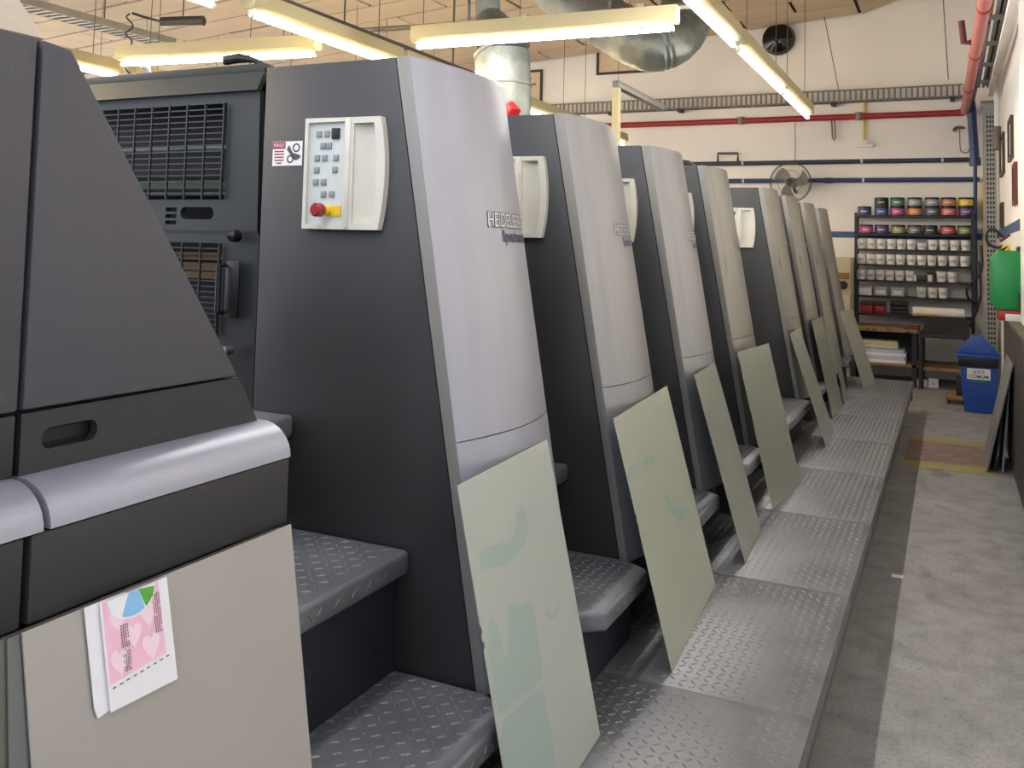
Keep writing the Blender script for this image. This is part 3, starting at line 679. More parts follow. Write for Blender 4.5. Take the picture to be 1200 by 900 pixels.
for k, (x, y) in enumerate(((-4.25, .5), (-7.0, 2.2), (-7.0, .2), (-9.6, 2.3), (-9.6, 4.3), (-9.6, 6.4), (-9.6, 8.4), (-9.6, 10.4))):  # unseen fixtures added only for the extra light they give
    fixture('fluorescent fixture added to light the hall, hidden from view, %s' % ('first', 'second', 'third', 'fourth', 'fifth', 'sixth', 'seventh', 'eighth', 'ninth')[k], x, y, x, y+1.85, ZL, m_tube_w, wire=True)

# ================================================================== pipes, trays, ducts
rp = thing('red_pipe', 'red pipe running across the far wall and along the right wall top', 'pipe', (0, 14.1, 3.5))
MB().tube([(-7.5, 14.1, 3.72), (-3.8, 14.1, 3.71), (.10, 14.1, 3.71)], .045, 12).build('wall_run', m_redpipe, rp)
MB().tube(smooth_path([(.10, 14.1, 3.71), (.16, 14.08, 3.715), (.185, 14.0, 3.72)]), .052, 12).build('elbow', m_redpipe, rp)
MB().tube([(.185, 14.0, 3.72), (.255, 8.0, 3.75), (.31, 3.5, 3.78)], .055, 14).build('side_run', m_redpipe_lit, rp)
for y in (12.2, 10.2, 8.3): MB().cyl((.185+.0125*(14-y)-.0, y-.03, 3.72+.005*(14-y)), (.185+.0125*(14-y), y+.03, 3.72+.005*(14-y)), .062, 14).build('coupling', m_redpipe, rp)
for x in (-5.2, -2.9, -1.2): MB().tube([(x, 14.1, 3.66), (x, 14.1, 3.77)], .055, 12).build('pipe_clamp', m_galv_d, rp)
MB().tube([(.185, 9.6, 3.74), (.12, 9.6, 3.74), (.10, 9.6, 3.95)], .03, 10).build('sprinkler_branch', m_cocoa, rp)
hk = thing('hose_hook', 'small grey loop bracket hanging just under the red pipe', 'bracket', (-1.55, 14.15, 3.36))
MB().tube([(-1.58, 14.12, 3.67), (-1.565, 14.12, 3.42), (-1.545, 14.12, 3.37), (-1.525, 14.12, 3.42), (-1.54, 14.12, 3.67)], .012, 8).build('loop', m_galv_d, hk)
bp1 = thing('blue_pipe', 'upper dark blue pipe across the far wall, ending at the right corner', 'pipe', (-1.5, 14.12, 3.05))
MB().tube([(-3.9, 14.12, 3.06), (.24, 14.12, 3.053)], .034, 12).build('run', m_bluepipe_d, bp1)
MB().tube([(-3.255, 14.12, 3.06), (-3.255, 14.12, 3.22), (-2.95, 14.12, 3.215), (-2.95, 14.12, 3.10), (-2.90, 14.12, 3.06)], .02, 8).build('bypass_loop', m_bluepipe_d, bp1)
for x in (-2.87, -1.16, -.1): MB().cyl((x-.015, 14.12, 3.055), (x+.015, 14.12, 3.055), .040, 12).build('clip', m_bracket, bp1)
bp2 = thing('blue_pipe', 'lower blue pipe across the far wall behind the wall fan', 'pipe', (-1.5, 14.12, 2.78))
MB().tube([(-3.9, 14.12, 2.79), (.36, 14.12, 2.778)], .034, 12).build('run', m_bluepipe, bp2)
for x in (-2.86, -1.14): MB().cyl((x-.015, 14.12, 2.782), (x+.015, 14.12, 2.782), .040, 12).build('clip', m_bracket, bp2)
MB().cyl((-1.68, 14.12, 2.782), (-1.56, 14.12, 2.782), .042, 12).build('coupling', m_bluepipe, bp2)
bp3 = thing('blue_pipe', 'blue pipe dropping down the far right corner, thinner below', 'pipe', (.3, 14.0, 0))
MB().tube([(.29, 9.0, 3.78), (.28, 13.2, 3.86), (.262, 13.85, 3.85), (.262, 13.92, 3.76), (.30, 13.92, 3.06)], [.03, .035, .045, .06, .06], 12).build('upper_drop', m_bluepipe, bp3)
MB().tube([(.30, 13.92, 3.06), (.305, 13.92, 2.95)], .075, 12).build('reducer', m_bluepipe, bp3)
MB().tube([(.305, 13.92, 2.95), (.30, 13.92, 1.0)], .026, 10).build('lower_drop', m_bluepipe, bp3)
ctr = thing('cable_tray', 'perforated grey cable tray across the far wall above the red pipe', 'cable tray', (-2, 14.1, 3.95))
MB().box(-8.5, .16, 14.02, 14.04, 3.925, 3.945).build('lower_rail', m_galv_d, ctr)
MB().box(-8.5, .16, 14.02, 14.04, 4.085, 4.105).build('upper_rail', m_galv_d, ctr)
MB().box(-8.5, .16, 14.17, 14.19, 3.925, 3.945).build('rear_rail', m_galv_d, ctr)
rg = MB(); x = -8.45
while x < .15: rg.box(x, x+.028, 14.022, 14.036, 3.94, 4.09); rg.box(x, x+.028, 14.04, 14.17, 3.925, 3.94); x += .075
stuff(rg.build('rungs', m_galv_d, ctr, smooth=False))
for x in (-5.0, -3.85, -1.55, .03): MB().box(x-.03, x+.03, 14.0, 14.2, 3.88, 3.925).build('support', m_blackm, ctr)
MB().cyl((-1.47, 14.0, 4.1), (-1.70, 14.0, 5.35), .006, 6).build('hanger_wire', m_wire, ctr)
MB().cyl((-.02, 13.6, 4.1), (-.10, 12.9, 5.5), .006, 6).build('hanger_wire', m_wire, ctr)
ct2 = thing('cable_tray', 'wide grey ladder tray under the ceiling along the right wall', 'cable tray', (.4, 9, 4.0))
for x in (.30, .355, .41, .465, .52): MB().box(x-.014, x+.014, 5.0, 14.0, 4.03, 4.06).build('rail', m_galv_d, ct2)
for y in (6.2, 7.4, 8.6, 9.8, 11.0, 12.2, 13.4): MB().box(.27, .57, y-.03, y+.03, 3.99, 4.03).build('cross_support', m_galv_d, ct2)
for x in (.33, .44, .495): MB().tube([(x, 5, 4.075), (x+.008, 9, 4.08), (x, 14, 4.075)], .018, 8).build('cable', m_blackp, ct2)
wp = thing('white_conduit', 'white vertical conduit with grey lower end on the right wall top', 'conduit', (.51, 12.5, 3.0))
MB().tube([(.50, 12.7, 4.0), (.515, 12.5, 3.6), (.51, 12.4, 3.28)], .032, 10).build('upper_pipe', m_white, wp)
MB().tube([(.51, 12.4, 3.28), (.505, 12.36, 3.0)], .045, 10).build('end_socket', m_galv_d, wp)
yc = thing('yellow_conduit', 'thin yellow conduit dropping down the far right corner', 'conduit', (.40, 14.16, 0))
MB().cyl((.405, 14.15, 2.75), (.405, 14.15, 1.6), .02, 8).build('pipe', m_yellow, yc)

du = thing('vertical_duct', 'shiny galvanised round duct rising behind the second tower', 'duct', (-3.29, 6.6, 2.4))
MB().tube([(-3.26, 6.6, 2.45), (-3.27, 6.6, 2.9), (-3.29, 6.6, 3.28)], .225, 24).build('lower_pipe', m_galv, du)
MB().tube([(-3.29, 6.6, 3.28), (-3.30, 6.6, 3.31)], .235, 24).build('seam_ring', m_galv_d, du)
MB().tube([(-3.29, 6.6, 3.31), (-3.36, 6.65, 3.42), (-3.48, 6.7, 3.6)], [.225, .2, .12], 24).build('reducer', m_galv, du)
MB().tube([(-3.48, 6.7, 3.6), (-3.52, 6.7, 4.2), (-3.55, 6.7, 5.05)], .105, 20).build('upper_pipe', m_galv, du)
for z in (2.72, 3.0): MB().tube([(-3.27, 6.6, z), (-3.27, 6.6, z+.02)], .230, 24).build('seam_ring', m_galv_d, du)
MB().tube([(-3.10, 6.38, 2.70), (-3.06, 6.36, 2.76), (-3.10, 6.38, 2.80)], [.05, .06, .04], 12).build('red_valve', m_redbox, du)
dl2 = thing('curved_duct', 'large flexible silver duct bending down from ceiling, right of the vertical duct', 'duct', (-3, 9.5, 3.6))
path = [(-4.15, 9.6, 4.72), (-3.9, 9.55, 4.55), (-3.5, 9.5, 4.25), (-3.15, 9.5, 4.02), (-2.92, 9.52, 3.92), (-2.76, 9.6, 3.98), (-2.68, 9.8, 4.15), (-2.66, 10.0, 4.5), (-2.66, 10.0, 4.85)]
fine = []
for i in range(len(path)-1):
    for k in range(6): fine.append(Vector(path[i]).lerp(Vector(path[i+1]), k/6))
fine.append(Vector(path[-1]))
MB().tube(fine, [.29+.012*(i % 2) for i in range(len(fine))], 28).build('flexible_hose', m_galv, dl2)
pst = thing('bracket_post', 'cream post with a long arm standing behind the second and third towers', 'post', (-2.65, 7.6, 2.0))
MB().box(-2.685, -2.62, 7.57, 7.63, 2.005, 3.12).build('post', m_fix, pst, bevel=.004)
MB().box(-2.685, -2.62, 7.57, 9.0, 3.12, 3.18).build('arm', m_galv_d, pst, bevel=.004)
blk = MB().lathe([(0.235, 0), (.25, .03), (.22, .12), (.12, .17), (.02, .185)], n=28)
remap(blk, lambda x, y, z: (-2.36+x, 14.2-z, 4.955+y))
tag(blk.build('black_dome', M('glossy black', (14, 14, 15), .12)), 'glossy black round dome high on the far wall, below the ceiling edge', 'dome')
cn = thing('ceiling_conduit', 'thin grey conduit hung above the crosswise fixture near the towers', 'conduit', (-3.1, 6.4, 3.45))
MB().tube([(-4.6, 6.4, 3.52), (-3.1, 6.4, 3.475), (-1.5, 6.4, 3.46)], .022, 8).build('pipe', m_conduit, cn)
for x in (-3.5, -2.3): MB().cyl((x, 6.4, 3.46), (x, 6.4, cz(x)), .012, 6).build('hanger_rod', m_wire, cn)
for x in (-3.0, -2.05): MB().box(x-.03, x+.03, 6.37, 6.43, 3.44, 3.51).build('pipe_clip', m_conduit, cn)
cn2 = thing('ceiling_track', 'dark track running away beside the cream fixture above the nearest tower', 'track', (-4.4, 6, 3.45))
MB().box(-4.46, -4.40, 3.2, 9.5, 3.43, 3.48).build('track', m_wire, cn2)
for y in (4.4, 6.0, 7.8): MB().cyl((-4.43, y, 3.48), (-4.43, y, cz(-4.43)), .007, 6).build('hanger_wire', m_wire, cn2)
ct3 = thing('cable_tray', 'perforated tray under the ceiling at top left above the delivery cover', 'cable tray', (-8.3, 7, 4.0))
MB().box(-8.55, -8.53, 5.0, 7.9, 3.98, 4.06).build('side_rail', m_galv_d, ct3)
MB().box(-8.27, -8.25, 5.0, 7.9, 3.98, 4.06).build('side_rail', m_galv_d, ct3)
rg = MB(); y = 5.0
while y < 7.85: rg.box(-8.53, -8.27, y, y+.05, 3.98, 3.995); y += .10
stuff(rg.build('rungs', m_galv_d, ct3, smooth=False))
for y in (6.0, 7.0): MB().cyl((-8.4, y, 4.0), (-8.4, y, cz(-8.4)), .008, 6).build('hanger_wire', m_wire, ct3)
jb = thing('coiled_cable', 'coiled cable with dark plug hanging at the left end of the warm fixture', 'cable', (-6.9, 6.0, 3.3))
MB().tube([(-6.75+.03*math.sin(k*.9), 5.9+.03*math.cos(k*.9), 3.15+.022*k) for k in range(28)], .008, 6).build('coil', m_blackp, jb)
MB().cyl((-6.25, 6.05, 3.70), (-6.25, 6.05, cz(-6.25)), .006, 6).build('hanger_wire', m_wire, jb)
MB().cyl((-6.45, 6.0, 3.66), (-6.05, 6.1, 3.66), .045, 12).build('plug', m_blackm, jb)
MB().tube([(-6.72, 5.9, 3.74), (-6.6, 5.95, 3.70), (-6.45, 6.0, 3.66)], .012, 8).build('lead', m_blackp, jb)

# coil on the fourth tower
cc = thing('cable_coil', 'flat coil of dark cable lying on top of the fourth tower', 'cable', (-1.60, UY[3]+.28, ZT))
for k, (r, z) in enumerate(((.17, .012), (.15, .03), (.13, .046))):
    MB().tube([(-1.60+r*math.cos(a), UY[3]+.28+r*math.sin(a), ZT+z) for a in [2*PI*i/28 for i in range(28)]], .011, 8, closed=True).build('loop', m_blackp, cc)

# ================================================================== far wall fittings
fan = thing('wall_fan', 'grey three-bladed wall fan in a wire cage on the far wall', 'fan', (-2.115, 14.0, 2.735))
FX, FY, FZ, FR = -2.115, 13.82, 2.735, .29
for r, yy, rr in ((FR, 0, .006), (FR*.98, -.07, .004), (FR*.98, .07, .004), (FR*.6, -.09, .003)):
    MB().tube([(FX+r*math.cos(a), FY+yy, FZ+r*math.sin(a)) for a in [2*PI*i/40 for i in range(40)]], rr, 6, closed=True).build('cage_ring', m_wire, fan)
cw = MB()
for k in range(36):
    a = 2*PI*k/36; c, s = math.cos(a), math.sin(a)
    cw.tube([(FX+.05*c, FY-.10, FZ+.05*s), (FX+FR*.6*c, FY-.09, FZ+FR*.6*s), (FX+FR*c, FY, FZ+FR*s), (FX+FR*.6*c, FY+.09, FZ+FR*.6*s)], .0016, 4)
stuff(cw.build('cage_wires', m_bracket, fan))
for k in range(3):
    a0 = 2.0+2*PI*k/3
    def bl(u, v):
        r = .05+.20*u; a = a0+(v-.5)*(1.15-.25*u)+.5*u
        return (FX+r*math.cos(a), FY+.02+.05*(v-.5), FZ+r*math.sin(a))
    MB().grid(bl, 8, 6).build('blade', m_fan_blade, fan)
MB().tube([(FX, FY-.05, FZ), (FX, FY-.04, FZ), (FX, FY+.05, FZ)], [.04, .065, .065], 20).build('hub', m_blackp, fan)
MB().tube([(FX, FY+.05, FZ), (FX+.02, FY+.2, FZ)], [.08, .07], 18).build('motor', m_blackm, fan)
MB().tube([(FX+.02, FY+.15, FZ), (FX+.02, FY+.25, FZ-.1), (FX+.02, 14.2, FZ-.12)], .025, 10).build('wall_arm', m_blackm, fan)
MB().cyl((FX, 14.19, FZ+.33), (FX, 14.19, 3.7), .006, 6).build('power_cord', m_bracket, fan)

em = thing('emergency_light', 'small white emergency light hanging under a yellow conduit on the far wall', 'emergency light', (-1.13, 14.15, 3.26))
MB().box(-1.24, -1.01, 14.12, 14.2, 3.265, 3.315).build('lamp_body', m_white, em, bevel=.008)
MB().box(-1.17, -1.07, 14.12, 14.2, 3.315, 3.37).build('switch_box', m_white, em, bevel=.005)
MB().cyl((-1.13, 14.17, 3.37), (-1.13, 14.17, 3.94), .018, 8).build('conduit', m_yellow, em)
sp = thing('wall_spout', 'small grey bent spout with a thin hanging lead beside the corner pipe', 'fitting', (.1, 14.1, 3.4))
MB().tube([(.05, 14.08, 3.46), (.075, 14.1, 3.50), (.12, 14.12, 3.51), (.17, 14.2, 3.51)], [.03, .026, .022, .02], 10).build('spout', m_galv_d, sp)
MB().tube(smooth_path([(.12, 14.15, 3.49), (.125, 14.16, 3.22), (.16, 14.16, 3.16), (.22, 14.16, 3.16), (.25, 14.16, 3.25)]), .006, 6).build('lead', m_wire, sp)
def wframe(name, label, x0, x1, z0, z1, y=14.2):
    t = thing(name, label, 'picture', ((x0+x1)/2, y-.01, z0))
    o = holed([(x0, z0), (x1, z0), (x1, z1), (x0, z1)], [[(x0+.04, z0+.04), (x1-.04, z0+.04), (x1-.04, z1-.04), (x0+.04, z1-.04)]], .03)
    remap(o, lambda a, b, w: (a, y+w, b)).build('frame', m_frame, t, smooth=False)
    MB().box(x0+.04, x1-.04, y-.012, y-.001, z0+.04, z1-.04).build('poster', m_poster, t)
    return t
fr = wframe('framed_poster', 'dark framed cream poster high on the far wall beside the vertical duct', -6.95, -6.29, 4.12, 4.74)
for k, (z, w_) in enumerate(((4.58, .25), (4.48, .34), (4.38, .2))): MB().box(-6.75, -6.75+w_, 14.186, 14.188, z, z+.025).build('print_line', m_cocoa, fr)
wframe('framed_poster', 'dark framed poster mostly hidden behind the flexible silver duct', -5.31, -4.4, 4.58, 5.1)

# ================================================================== right wall pictures
def rframe(label, y0, y1, z0, z1, mt):
    t = thing('wall_frame', label, 'picture', (.56, (y0+y1)/2, z0))
    o = holed([(y0, z0), (y1, z0), (y1, z1), (y0, z1)], [[(y0+.04, z0+.04), (y1-.04, z0+.04), (y1-.04, z1-.04), (y0+.04, z1-.04)]], .03)
    remap(o, lambda a, b, w: (.57+w, a, b)).build('frame', mt, t, smooth=False)
    MB().box(.558, .569, y0+.04, y1-.04, z0+.04, z1-.04).build('picture', m_poster, t)
rframe('dark picture frame on the right wall, farthest of the two dark ones', 11.9, 12.6, 2.68, 3.16, m_frame)
rframe('dark picture frame on the right wall, nearer and higher of the two dark ones', 10.3, 10.85, 2.70, 3.13, m_frame)
rframe('red-brown frame on the right wall beside the white pilaster', 9.75, 10.15, 2.21, 2.61, m_cocoa)
rframe('thin brown frame low on the right wall, beside the perforated pillar', 12.2, 12.6, 2.06, 2.36, m_frame)

# ================================================================== ink shelf at the far wall
SH_Y0, SH_Y1 = 13.82, 14.15
sh = thing('ink_shelf', 'black steel shelf rack full of ink tins and white tubs at the far wall', 'shelf', (-.46, 14, 0))
for x in (-1.215, .27):
    for y in (SH_Y0, SH_Y1-.03): MB().box(x-.018, x+.018, y, y+.03, 0, 2.30).build('post', m_blackm, sh)
SZ = [2.262, 2.005, 1.79, 1.575, 1.355, 1.135, .885, .25]
for z in SZ: MB().box(-1.20, .255, SH_Y0+.002, SH_Y1, z-.028, z).build('shelf_board', m_blackm, sh, bevel=.003)
def SX(px): return -1.216+(px-1003)*1.497/138
tin_c = {}
def mt_of(rgb):
    if rgb not in tin_c: tin_c[rgb] = M('ink label %d %d %d' % rgb, rgb, .45)
    return tin_c[rgb]
m_lid = M('tin lid black', (30, 30, 34), .35)
m_tinbody = M('tin body dark', (52, 52, 58), .35, .3)
tin_me = {}
def tin(x, z, rgb, label, half=False):
    t = thing('ink_tin', label, 'ink tin', (x, SH_Y0+.11, z), 'ink tins on the shelf rack')
    o = t.location
    if 'b' not in tin_me:
        tin_me['b'] = MB().lathe([(.088, 0), (.092, .004), (.092, .104), (.088, .108)], n=24).mesh('can', m_tinbody)
        tin_me['l'] = MB().lathe([(.094, .104), (.095, .107), (.095, .122), (.09, .126)], n=24).mesh('lid', m_lid)
    link_mesh('can', tin_me['b'], t); link_mesh('lid', tin_me['l'], t)
    key = (rgb, half)
    if key not in tin_me:
        a0, a1 = (PI*1.02, PI*1.98) if not half else (PI*1.25, PI*1.98)
        tin_me[key] = MB().grid(lambda u, v: (.0932*math.cos(a0+(a1-a0)*u), .0932*math.sin(a0+(a1-a0)*u), .014+.082*v), 14, 1).mesh('label_band', mt_of(rgb), fix=False)
        tin_me[('t', key)] = MB().grid(lambda u, v: (.0937*math.cos(PI*1.35+PI*.3*u), .0937*math.sin(PI*1.35+PI*.3*u), .05+.012*v), 6, 1).mesh('label_print', m_white, fix=False)
    link_mesh('label_band', tin_me[key], t); link_mesh('label_print', tin_me[('t', key)], t)
names = {'black': (46, 46, 50), 'teal green': (60, 128, 110), 'light grey': (160, 160, 162), 'silver grey': (150, 152, 156), 'copper orange': (196, 128, 92), 'yellow': (226, 204, 40), 'blue': (62, 92, 150), 'magenta': (190, 70, 140), 'orange': (210, 138, 72), 'slate': (92, 98, 112), 'salmon': (214, 112, 112), 'purple': (120, 64, 140), 'indigo': (70, 74, 130), 'pink': (196, 78, 140), 'violet': (84, 60, 130), 'olive': (150, 150, 86), 'grey': (118, 118, 120), 'charcoal': (52, 54, 58), 'red': (204, 84, 90), 'khaki': (140, 146, 92)}
xs6 = [1033.8, 1053, 1073.5, 1093.9, 1113, 1132.7]
for x, n in zip(xs6, ('black', 'teal green', 'light grey', 'silver grey', 'copper orange', 'yellow')):
    tin(SX(x), SZ[0]+.127, names[n], '%s ink tin in the upper layer on top of the shelf rack' % n)
for x, n in zip(xs6, ('blue', 'magenta', 'orange', 'slate', 'salmon', 'purple')):
    tin(SX(x), SZ[0], names[n], '%s ink tin in the lower layer on top of the shelf rack' % n)
tin(SX(1013), SZ[0], names['indigo'], 'single indigo ink tin standing alone at the left end of the rack top')
for x, n in zip((1015, 1034, 1054, 1073.5, 1091.5, 1112, 1131.5), ('pink', 'violet', 'olive', 'grey', 'charcoal', 'red', 'khaki')):
    tin(SX(x), SZ[1], names[n], '%s ink tin on the board under the rack top' % n, half=n == 'violet')
ordn = ['first', 'second', 'third', 'fourth', 'fifth', 'sixth', 'seventh', 'eighth', 'ninth', 'tenth', 'eleventh']
tub_b = MB().lathe([(.050, 0), (.060, .10)], n=18).mesh('tub', m_white)
tub_l = MB().lathe([(.064, .098), (.065, .102), (.065, .124), (.061, .128)], n=18).mesh('lid', m_white)
m_tublab = M('tub label', (176, 176, 178), .6)
tub_t = MB().grid(lambda u, v: (.0575*math.cos(PI*1.3+PI*.4*u)*(1+.07*v), .0575*math.sin(PI*1.3+PI*.4*u)*(1+.07*v), .04+.035*v), 6, 1).mesh('tub_label', m_tublab, fix=False)
def tub(x, z, label, s=1):
    t = thing('ink_tub', label, 'tub', (x, SH_Y0+.085, z), 'white ink tubs on the shelf rack'); t.scale = (1, 1, s)
    link_mesh('tub', tub_b, t); link_mesh('lid', tub_l, t); link_mesh('tub_label', tub_t, t)
for r, (z, pxs, nm) in enumerate(((SZ[2], (115, 183, 250, 320, 387, 455, 525, 597, 670, 740, 812), 'upper'), (SZ[3], (110, 178, 245, 315, 380, 455, 522, 590, 660, 733, 805), 'middle'), (SZ[4], (110, 175, 240, 308, 375, 445, 655, 725), 'third'), (SZ[5], (522, 595, 665), 'lowest'))):
    for k, p in enumerate(pxs):
        short = r == 0 and k == 6
        tub(SX(990+p/5.714), z, ('short' if short else 'round')+' white ink tub, %s from the left on the %s board of tubs' % (ordn[k], nm), .72 if short else 1.08)
for k, p in enumerate((140, 245, 362)):
    x = SX(990+p/5.714); t = thing('square_tub', 'square grey-lidded white tub, %s from the left on the lowest tub board' % ordn[k], 'tub', (x, SH_Y0+.1, SZ[5]), 'square tubs on the shelf rack')
    MB().box(x-.085, x+.085, SH_Y0+.02, SH_Y0+.19, SZ[5], SZ[5]+.10).build('tub', (m_white, m_tublab, m_tublab)[k], t, bevel=.008)
    MB().box(x-.09, x+.09, SH_Y0+.015, SH_Y0+.195, SZ[5]+.10, SZ[5]+.125).build('lid', m_tublab, t, bevel=.006)
    MB().box(x-.06, x+.06, SH_Y0+.0165, SH_Y0+.0195, SZ[5]+.02, SZ[5]+.08).build('paper_label', m_white, t)
x = SX(1080.5); t = thing('black_carton', 'black carton with a white end between the tubs on the third board', 'box', (x, SH_Y0+.1, SZ[4]))
MB().box(x-.055, x+.08, SH_Y0+.02, SH_Y0+.14, SZ[4], SZ[4]+.085).build('carton', m_blackp, t, bevel=.003)
MB().box(x-.085, x-.056, SH_Y0+.02, SH_Y0+.14, SZ[4], SZ[4]+.08).build('white_end', m_white, t, bevel=.003)
t = thing('ink_jar', 'small white-labelled jar next to the black carton', 'jar', (SX(1091), SH_Y0+.07, SZ[4]))
MB().lathe([(.04, 0), (.042, .085), (.03, .095)], (SX(1091), SH_Y0+.07, SZ[4]), 16).build('jar', m_white, t)
MB().lathe([(.035, .095), (.035, .125)], (SX(1091), SH_Y0+.07, SZ[4]), 16).build('cap', m_blackp, t)
t = thing('black_bottle', 'slim black bottle beside the small jar on the third board', 'bottle', (SX(1096), SH_Y0+.07, SZ[4]))
MB().lathe([(.025, 0), (.027, .09), (.012, .115)], (SX(1096), SH_Y0+.07, SZ[4]), 14).build('body', m_blackp, t)
MB().lathe([(.014, .115), (.014, .14)], (SX(1096), SH_Y0+.07, SZ[4]), 12).build('cap', m_blackm, t)
for k, (p0, p1, mt, lab) in enumerate(((105, 190, m_redbox, 'red and black box at the left of the bottom board'), (203, 275, m_redbox, 'bright red bundle beside the red and black box on the bottom board'), (312, 430, m_blackm, 'stack of black flat cases on the bottom board'))):
    xa, xb = SX(990+p0/5.714), SX(990+p1/5.714)
    t = thing(('red_box', 'red_bundle', 'case_stack')[k], lab, 'box', ((xa+xb)/2, SH_Y0+.12, SZ[6]))
    if k == 2:
        for j in range(3): MB().box(xa, xb, SH_Y0+.03, SH_Y0+.25, SZ[6]+.06*j, SZ[6]+.06*j+.05).build('flat_case', mt, t, bevel=.006)
    else:
        MB().box(xa, xb, SH_Y0+.03, SH_Y0+.22, SZ[6], SZ[6]+.11).build('body', mt, t, bevel=.02 if k else .004)
        MB().box(xa-.003, xb+.003, SH_Y0+.025, SH_Y0+.225, SZ[6]+.11, SZ[6]+.16).build('lid', m_blackm, t, bevel=.006)

# ================================================================== benches in front of the shelf
bn = thing('work_bench', 'low work bench with cluttered brown top in front of the shelf rack', 'bench', (-.8, 13.3, 0))
MB().box(-1.22, -.385, 13.0, 13.75, .70, .75).build('bench_top', m_cork, bn, bevel=.004)
MB().box(-1.22, -.385, 13.05, 13.75, .255, .29).build('lower_shelf', m_brown, bn, bevel=.004)
for x in (-1.18, -.43):
    for y in (13.05, 13.68): MB().box(x-.03, x+.03, y, y+.05, 0, .70).build('leg', m_blackm, bn)
MB().box(-1.20, -.40, 13.72, 13.75, .29, .70).build('back_board', m_blackm, bn)
def stack(label, x0, x1, y0, y1, z, n, h, mats):
    t = thing('paper_stack', label, 'paper stack', ((x0+x1)/2, (y0+y1)/2, z))
    for k in range(n):
        j = random.uniform(-.015, .015)
        MB().box(x0+j, x1+j, y0+random.uniform(-.01, .01), y1, z+h*k, z+h*(k+1)-.003).build('paper_ream', mats[k % len(mats)], t, bevel=.002)
m_cream_p = M('cream paper', (206, 200, 160), .8); m_blueish = M('bluish paper', (196, 200, 220), .8)
stack('stack of white and bluish paper on the bench lower shelf', -1.15, -.55, 13.08, 13.6, .29, 4, .045, (m_paper, m_blueish, m_paper, m_blueish))
stack('cream sheet stack above the white paper under the bench', -1.18, -.62, 13.1, 13.6, .475, 2, .05, (m_cream_p, m_cream_p))
tb = thing('black_table', 'black steel table right of the low bench, below the shelf rack', 'table', (-.1, 13.3, 0))
MB().box(-.375, .21, 12.95, 13.7, .66, .70).build('table_top', m_blackm, tb, bevel=.004)
MB().add([(-.33, 13.05, .70), (.20, 13.05, .70), (.20, 13.6, .70), (-.33, 13.6, .70), (-.30, 13.30, .90), (.18, 13.30, .90), (.18, 13.58, .90), (-.30, 13.58, .90)],
         [(3, 2, 1, 0), (4, 5, 6, 7), (0, 1, 5, 4), (1, 2, 6, 5), (2, 3, 7, 6), (3, 0, 4, 7)]).build('sloped_housing', m_blackm, tb, bevel=.006)
for x0, x1 in ((-.345, -.352), (.18, .21)):
    MB().tube([(x0, 13.0, .66), (x1, 13.0, 0)], .03, 8).build('leg', m_blackm, tb); MB().tube([(x0, 13.6, .66), (x1, 13.6, 0)], .03, 8).build('leg', m_blackm, tb)
MB().box(-.36, .19, 13.0, 13.6, .24, .28).build('lower_board', m_brown, tb)
pr_ = thing('paper_roll', 'roll of white paper lying on the black table housing', 'paper roll', (-.15, 13.42, .90))
MB().cyl((-.46, 13.42, .963), (.16, 13.42, .963), .062, 20).build('roll', m_white, pr_)
MB().cyl((-.47, 13.42, .963), (.17, 13.42, .963), .02, 12).build('core', m_brown, pr_)
MB().box(-.40, -.16, 13.352, 13.36, .93, .95).build('label_strip', m_yellow, pr_)
rt_ = thing('red_tool', 'red hand tool lying on the black table front', 'tool', (-.42, 13.0, .75))
MB().tube([(-.50, 13.05, .765), (-.40, 13.06, .768), (-.38, 13.06, .768)], [.012, .015, .012], 8).build('grip', m_redbox, rt_)
MB().box(-.54, -.50, 13.03, 13.07, .752, .772).build('head', m_blackm, rt_)
for k, (x, lab) in enumerate(((-.33, 'white carton on the floor under the table, left of two'), (-.2, 'white carton on the floor under the table, right of two'))):
    t = thing('white_carton', lab, 'box', (x, 13.25, 0))
    MB().box(x-.07, x+.05, 13.2, 13.32, 0, .09+.03*k).build('carton', m_white, t, bevel=.004); MB().box(x-.03, x+.01, 13.198, 13.2, .03, .07).build('tape', m_tublab, t)
bc = thing('beige_cabinet', 'beige enamel cabinet with round dial just behind the last tower', 'cabinet', (-1.5, 13.5, 0))
MB().box(-1.85, -1.235, 13.2, 13.9, 0, 1.15).build('base', m_beige, bc, bevel=.006)
MB().box(-1.85, -1.235, 13.3, 13.9, 1.15, 1.66).build('upper_box', m_beige, bc, bevel=.012)
MB().cyl((-1.33, 13.30, 1.28), (-1.33, 13.27, 1.28), .06, 20).build('dial', m_blackm, bc)
MB().box(-1.80, -1.25, 13.29, 13.3, 1.36, 1.45).build('grille', m_brown, bc)

# hoses in the corner
hs = thing('black_hose', 'black hose looping down beside the shelf rack at the corner', 'hose', (.3, 13.9, .8))
MB().tube(smooth_path([(.37, 13.79, 1.86), (.375, 13.74, 1.6), (.33, 13.72, 1.45), (.22, 13.74, 1.33), (.19, 13.74, 1.22), (.24, 13.74, 1.12), (.34, 13.76, 1.10), (.36, 13.79, 1.3), (.34, 13.80, 1.65)]), .015, 8).build('loop', m_blackp, hs)
MB().tube(smooth_path([(.35, 13.6, 1.18), (.30, 13.5, 1.0), (.22, 13.4, .8)]), .016, 8).build('tail', m_blackp, hs)

